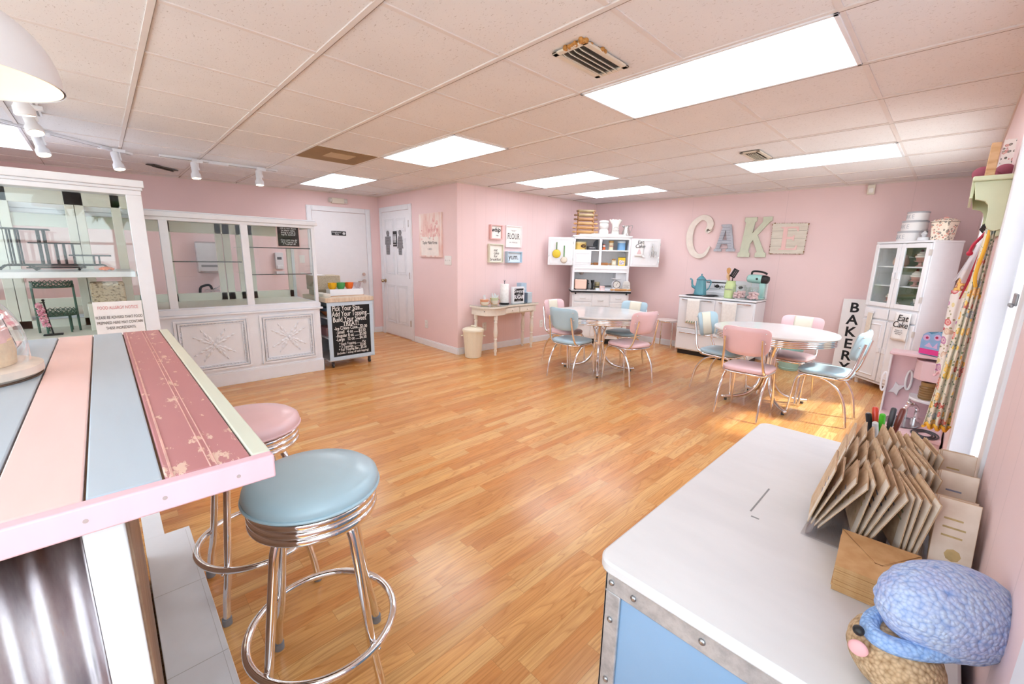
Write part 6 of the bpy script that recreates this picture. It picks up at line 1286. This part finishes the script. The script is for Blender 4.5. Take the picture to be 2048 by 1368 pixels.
for k in range(4):
    a = PI/4+k*PI/2; pts_ += [(.052*math.cos(a), .052*math.sin(a)), (.026*math.cos(a+PI/4), .026*math.sin(a+PI/4))]
o = obj('bow_knob', MB().prism([(x*.62, z) for x, z in pts_], -.02, 0, Matrix.Translation((1.538, KY1-.016, .625)) @ Matrix.Rotation(.35, 4, 'Y')), M('e6e6ec', .35), tk_, bev=.003)
obj('sink_bowl', MB().lathe([(.075, .480), (.078, .484), (.068, .482), (.055, .470), (0, .466)], (1.60, 1.13, 0), 32, 1, 1.5), M('a5a3a8', .22, .9), tk_)
fc = obj('toy_faucet', MB().tube(smoothpath([(1.65, 1.20, .478), (1.65, 1.20, .555), (1.63, 1.17, .585), (1.605, 1.13, .575), (1.60, 1.12, .555)], 5), .010, 8).cyl((1.65, 1.20, .478), (1.65, 1.20, .50), .02), CHROME, tk_); obj('faucet_handle', MB().tube([(1.65, 1.20, .56), (1.61, 1.24, .575)], .008, 8).ball((1.61, 1.24, .575), .013), CHROME, fc)
for k in range(3): obj('hot_plate_ring', MB().tube([(1.70+.03*math.cos(2*PI*i/24)*(1+.4*k), .98+.045*math.sin(2*PI*i/24)*(1+.4*k), .481) for i in range(24)], .004, 6, True), M('3b3b40', .4), tk_)
obj('drawer_pull', MB().tube([(KX0+.06, KY0+.005, .40), (KX0+.06, KY0+.005, .33)], .007, 8), CHROME, tk_)
lb = thing('lunch_box', 'blue and pink toy lunch tin on top of play kitchen', 'lunch box', (1.665, 1.275, .869), -.55)
pf = [(-.052, 0), (.052, 0), (.056, .03), (.055, .10), (.045, .135), (.028, .145), (.010, .130), (-.010, .125), (-.028, .135), (-.048, .118), (-.055, .08)]
obj('tin_shell', MB().prism(pf, -.035, .05), M('1f7fa6', .3, var=.05), lb, bev=.006); obj('front_face', MB().prism([(x*.94, z*.96+.003) for x, z in pf], -.038, -.0345), M('8fb4dc', .3, var=.1, sc_=30), lb)
obj('pink_band', MB().prism([(-.05, .006), (.05, .006), (.053, .036), (-.052, .036)], -.040, -.0375), M('e0408f', .35), lb, smooth=False)
obj('printed_blobs', MB().cyl((-.027, -.0385, .10), (-.027, -.0375, .10), .017).cyl((.025, -.0385, .108), (.025, -.0375, .108), .017).prism([(-.03, .05), (-.01, .075), (.012, .05), (.03, .08), (.034, .045)], -.0388, -.0375), M('d9b7dd', .35), lb); obj('printed_dots', MB().cyl((-.024, -.0395, .10), (-.024, -.0385, .10), .007).cyl((.022, -.0395, .108), (.022, -.0385, .108), .007), M('b02a5c', .35), lb)
jr2 = thing('ribbed_jar', 'brown ribbed jar on play kitchen curved shelf', 'jar', (1.675, 1.24, .6145)); obj('jar_body', MB().lathe([(.034, 0)]+[(.036+.0025*(k % 2), .006+.007*k) for k in range(10)]+[(.03, .08), (0, .08)], n=32), M('8a6a3c', .35, var=.1), jr2); obj('jar_cap', MB().cyl((0, 0, .08), (0, 0, .10), .034, n=28), M('a07f4c', .35), jr2)
# ---------------------------------------------------------------- blue trunk
TZ = .86
tr2 = thing('trunk', 'blue metal-edged trunk with white top nearest the viewer', 'trunk', (0, 0, 0))
MT = NT('zinc_edge'); MT.set(.5, .45); v = MT.coord(); nz = MT.noise(v, 28, 6, .7); MT.col(MT.ramp(nz, [(.3, '9d9fa3'), (.6, 'c6c7c9'), (.8, 'aeb0b2')])); MT = MT.m
BLUEP = M('8bb1d6', .35, var=.05, sc_=6)
TX0, TX1, TY0, TY1 = 1.327, 1.752, -1.535, -.615
tp = rrect(TX1-TX0+.026, TY1-TY0+.02, .03, 6); obj('white_top', MB().prism([(x+(TX0+TX1)/2-.004, y+(TY0+TY1)/2) for x, y in tp], TZ-.022, TZ, XZ), noisy('white_laminate', [(.3, 'd8d7d8'), (.7, 'e0dfe0')], (1, 3, 1), 5, .4), tr2, bev=.004)
obj('top_scratches', MB().box(1.452, -1.19, TZ+.0001, 1.455, -1.06, TZ+.0006).box(1.46, -1.21, TZ+.0001, 1.475, -1.206, TZ+.0006), M('8f9090', .6), tr2, smooth=False)
obj('trunk_body', MB().box(TX0+.004, TY0+.008, .0, TX1, TY1-.004, TZ-.0225), BLUEP, tr2, bev=.002)
e_ = MB()
e_.box(TX0-.001, TY0+.002, TZ-.065, TX1, TY0+.008, TZ-.023); e_.box(TX0-.001, TY0+.002, 0, TX0+.03, TY0+.008, TZ-.065); e_.box(TX0-.001, TY0+.002, 0, TX0+.004, TY0+.035, TZ-.023); e_.box(TX0-.001, TY0+.002, TZ-.06, TX0+.004, TY1, TZ-.023); e_.box(TX0-.001, TY1-.035, 0, TX0+.004, TY1, TZ-.023); e_.box(TX0-.001, TY0+.002, 0, TX1, TY0+.008, .04); e_.box(TX0-.001, TY0, 0, TX0+.004, TY1, .04)
obj('metal_edging', e_, MT, tr2, bev=.0015)
rv = MB()
for x, z in [(TX0+.012, TZ-.045), (TX0+.014, TZ-.12), (TX0+.055, TZ-.048)]+[(TX0+.015, TZ-.25-.12*k) for k in range(5)]+[(TX0+.17+.12*k, TZ-.045) for k in range(3)]: rv.ball((x, TY0+.001, z), .0055, sy=.6, n=10, m=6)
obj('rivets', rv, M('a9aaac', .3, .9), tr2)
hn = obj('side_handle', MB().tube(smoothpath([(1.56, TY0+.0, .74), (1.575, TY0-.04, .725), (1.66, TY0-.045, .72), (1.68, TY0, .735)], 6), .014, 8), M('5c3a26', .5, var=.2), tr2); obj('handle_ring', MB().cyl((1.555, TY0+.004, .745), (1.555, TY0-.004, .745), .02), MT, hn)
# acrylic rack and greeting cards
rk3 = thing('card_rack', 'clear acrylic tiered rack full of kraft greeting cards', 'card rack', (0, 0, 0))
RX0, RX1 = 1.545, 1.765; ry = [-1.185, -1.06, -.935]; cx = [1.556, 1.612, 1.668]
obj('rack_base', MB().box(RX0, -1.20, TZ+.001, RX1, -.80, TZ+.004), ACRYL, rk3, smooth=False)
for i, x in enumerate(cx+[1.716]):
    M1 = Matrix.Translation((x-.004, 0, TZ+.004)) @ Matrix.Rotation(.05, 4, 'Y'); M2 = Matrix.Translation((x-.004, 0, TZ+.004)) @ Matrix.Rotation(.75, 4, 'Y')
    tg = MB().box(-.001, -1.195, 0, .001, -.81, .012, M1).box(-.001, -1.195, 0, .001, -.81, .012, M2)
    for y in (-1.196, -1.0665, -.9415, -.812): tg.add([(x-.004, y, TZ+.004), (x-.002, y, TZ+.04), (x+.038, y, TZ+.046)], [(0, 1, 2)])
    obj('trough', tg, ACRYL, rk3, smooth=False)
KR = noisy('kraft_paper', [(.35, 'cba985'), (.65, 'dcbf9e')], ns=60, rough=.85); KR2 = noisy('kraft_face', [(.35, 'e3d2bf'), (.65, 'efe1d1')], ns=30, rough=.85)
PRN = [M(c, .8, var=.2, sc_=60) for c in ('b98a86', '8d93a8', '9aa37f', 'c9b07c', 'a8686c', '6f7788')]
rn = random.Random(12)
CLN = ['outermost', 'second', 'third', 'wall-side']; TN = ['front', 'middle', 'back']
def greeting(Mx, w_, h_, lab, grp, opening):
    """a folded card: local x is its width, cover faces -y"""
    t = thing('greeting_card', lab, 'card', (0, 0, 0), 0, grp); t.matrix_world = Mx
    obj('card_fold', MB().box(0, -.0006, 0, w_, .0006, h_).box(0, -.0006, 0, w_, .0006, h_, Matrix.Rotation(opening, 4, 'Z')), KR, t, smooth=False)
    obj('cover_face', MB().box(.0006, -.0014, .001, w_-.0006, -.0008, h_-.001), KR2, t, smooth=False)
    pr_ = MB()
    for s in range(3): pr_.box(w_*.2, -.0018, h_*.5+.014*s, w_*(.5+.3*rn.random()), -.0014, h_*.5+.014*s+.003)
    pr_.ball((w_*.5+rn.uniform(-.008, .008), -.0016, h_*.28), .010, sy=.05, n=8, m=4); obj('printed_design', pr_, PRN[rn.randrange(6)], t, smooth=False)
for j in range(3):
    for i in range(3):
        for k in range(4):
            lean = (.50, .36, .15)[i]-(.095, .075, .035)[i]*k+rn.uniform(-.012, .012)
            Mx = Matrix.Translation((cx[i]+(.012, .026, .031)[i]-.006*k, ry[j]+.003*k, TZ+.018)) @ Matrix.Rotation(lean, 4, 'Y') @ Matrix.Rotation(PI/2+(.10, .22, .30)[i]+rn.uniform(-.012, .012), 4, 'Z') @ Matrix.Scale(-1, 4, (0, 1, 0))
            greeting(Mx, .108, .118+rn.uniform(-.004, .010), 'kraft greeting card in %s row, %s trough of acrylic rack' % (TN[j], CLN[i]), 'kraft cards in %s row %s trough' % (TN[j], CLN[i]), -.03)
for j in range(3):
    for k in range(3):
        Mx = Matrix.Translation((1.7165+.0005*k, ry[j]+.006+.014*k, TZ+.018)) @ Matrix.Rotation(.06+.03*k, 4, 'Z') @ Matrix.Rotation(-.32-.13*k, 4, 'X')
        greeting(Mx, .050, .122+rn.uniform(-.004, .008), 'kraft postcard-style card in %s row, wall-side trough of acrylic rack' % TN[j], 'kraft cards in %s row wall-side trough' % TN[j], .06)
for k in range(12):
    t = solo('envelope', MB().box(-.052, -.062, 0, .052, .062, .0034), noisy('kraft_env', [(.35, 'c79a66'), (.65, 'd6ad7c')], ns=40, rough=.8) if k == 0 else bpy.data.materials['kraft_env'], 'topmost tan kraft envelope of the stack in front of card rack' if k == 11 else 'tan kraft envelope inside the stack in front of card rack', 'envelope', (1.662+rn.uniform(-.001, .001), -1.262+rn.uniform(-.001, .001), TZ+.0005+.0037*k), (0, 0, .06+rn.uniform(-.02, .02)), group='stack of kraft envelopes')
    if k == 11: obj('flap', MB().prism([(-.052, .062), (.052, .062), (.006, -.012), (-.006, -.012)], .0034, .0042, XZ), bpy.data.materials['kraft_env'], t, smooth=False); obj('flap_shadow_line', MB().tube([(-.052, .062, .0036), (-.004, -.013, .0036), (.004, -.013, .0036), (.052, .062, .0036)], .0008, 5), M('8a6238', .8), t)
pc = thing('pen_cup', 'clear cup of colored markers behind the card rack', 'pen cup', (1.615, -.74, TZ)); obj('cup_glass', MB().lathe([(0, .003), (.024, .003), (.028, .09), (.026, .09), (.022, .006), (0, .006)], n=28), ACRYL, pc)
for c, dx, dy, lab, l in (('e2452a', -.016, .0, 'red-orange marker in the clear pen cup', .15), ('4fc02c', -.006, -.012, 'bright green marker in the clear pen cup', .142), ('26262a', -.022, -.008, 'black marker in the clear pen cup', .135), ('4a4a50', .004, .006, 'dark grey pen in the clear pen cup', .155), ('7a3a30', .014, .0, 'maroon marker, tallest in the clear pen cup', .16), ('ececee', -.012, -.016, 'white pen in the clear pen cup', .12)):
    t = thing('marker', lab, 'marker', (1.615, -.74, TZ+.008), 0, 'markers in the pen cup'); m = M(c, .3); p0 = Vector((dx*.4, dy*.4, 0)); p1 = Vector((dx*1.7, dy*1.7, l)); q = p0.lerp(p1, .72)
    obj('barrel', MB().cyl(p0, q, .0058, n=12), m, t); obj('cap', MB().tube([q, p1, p1+(p1-p0)*.02], [.0068, .0064, .004], 12), m, t)
# crocheted doll
def yarn(name, c, c2, dark):
    t = NT(name); t.set(.95, 0, .1); v = t.coord(); w = t.n('TexVoronoi'); w.inputs['Scale'].default_value = 210; t.l(v, w.inputs['Vector']); nz = t.noise(v, 22, 2)
    base = t.ramp(nz, [(.45, c), (.72, c2)]); t.col(t.mix(t.math('MULTIPLY', t.math('POWER', w.outputs['Distance'], 1.5), .9), base, dark)); t.bump(t.math('SUBTRACT', 1, w.outputs['Distance']), .8, .003); return t.m
cdl = thing('crochet_doll', 'crocheted tan doll in big blue knitted hat lying on trunk', 'crochet doll', (1.715, -1.455, TZ))
def egg(c, r, rot, bumps, amp=.012):
    m = MB().lathe([(max(1e-5, math.sin(PI*i/26)), -math.cos(PI*i/26)) for i in range(27)], n=56, wob=lambda a, i: amp*(math.sin(i*PI)+math.sin(28*a)*.6+math.cos(i*2.6)))
    R_ = Euler(rot).to_matrix(); m.v = [tuple(Vector(c)+R_ @ Vector((p[0]*r[0], p[1]*r[1], p[2]*r[2]))) for p in m.v]; return m
obj('doll_body', egg((-.020, -.012, .042), (.044, .05, .042), (0, 0, .75), 0), yarn('tan_yarn', 'd6b894', 'e2c7a6', '8f6f4c'), cdl)
obj('knitted_hat', egg((.016, .022, .112), (.080, .050, .056), (.0, .16, .80), 0, .02), yarn('blue_yarn', 'cbdaf2', 'c3c8ee', '7f9dd8'), cdl)
obj('hat_brim', MB().tube([(.0+.058*math.cos(2*PI*k/40)*.72-.030*math.sin(2*PI*k/40)*.7, .004+.058*math.cos(2*PI*k/40)*.70+.030*math.sin(2*PI*k/40)*.7, .085+.010*math.cos(2*PI*k/40)) for k in range(40)], .010, 10, True), yarn('blue_brim_yarn', 'a9c9f2', 'b5ccf0', '6f97d6'), cdl)
obj('eye', MB().ball((-.055, -.050, .080), .006), BLACK, cdl); obj('cheek', MB().ball((-.052, -.052, .058), .010, sy=.5), M('efb3b6', .9), cdl)
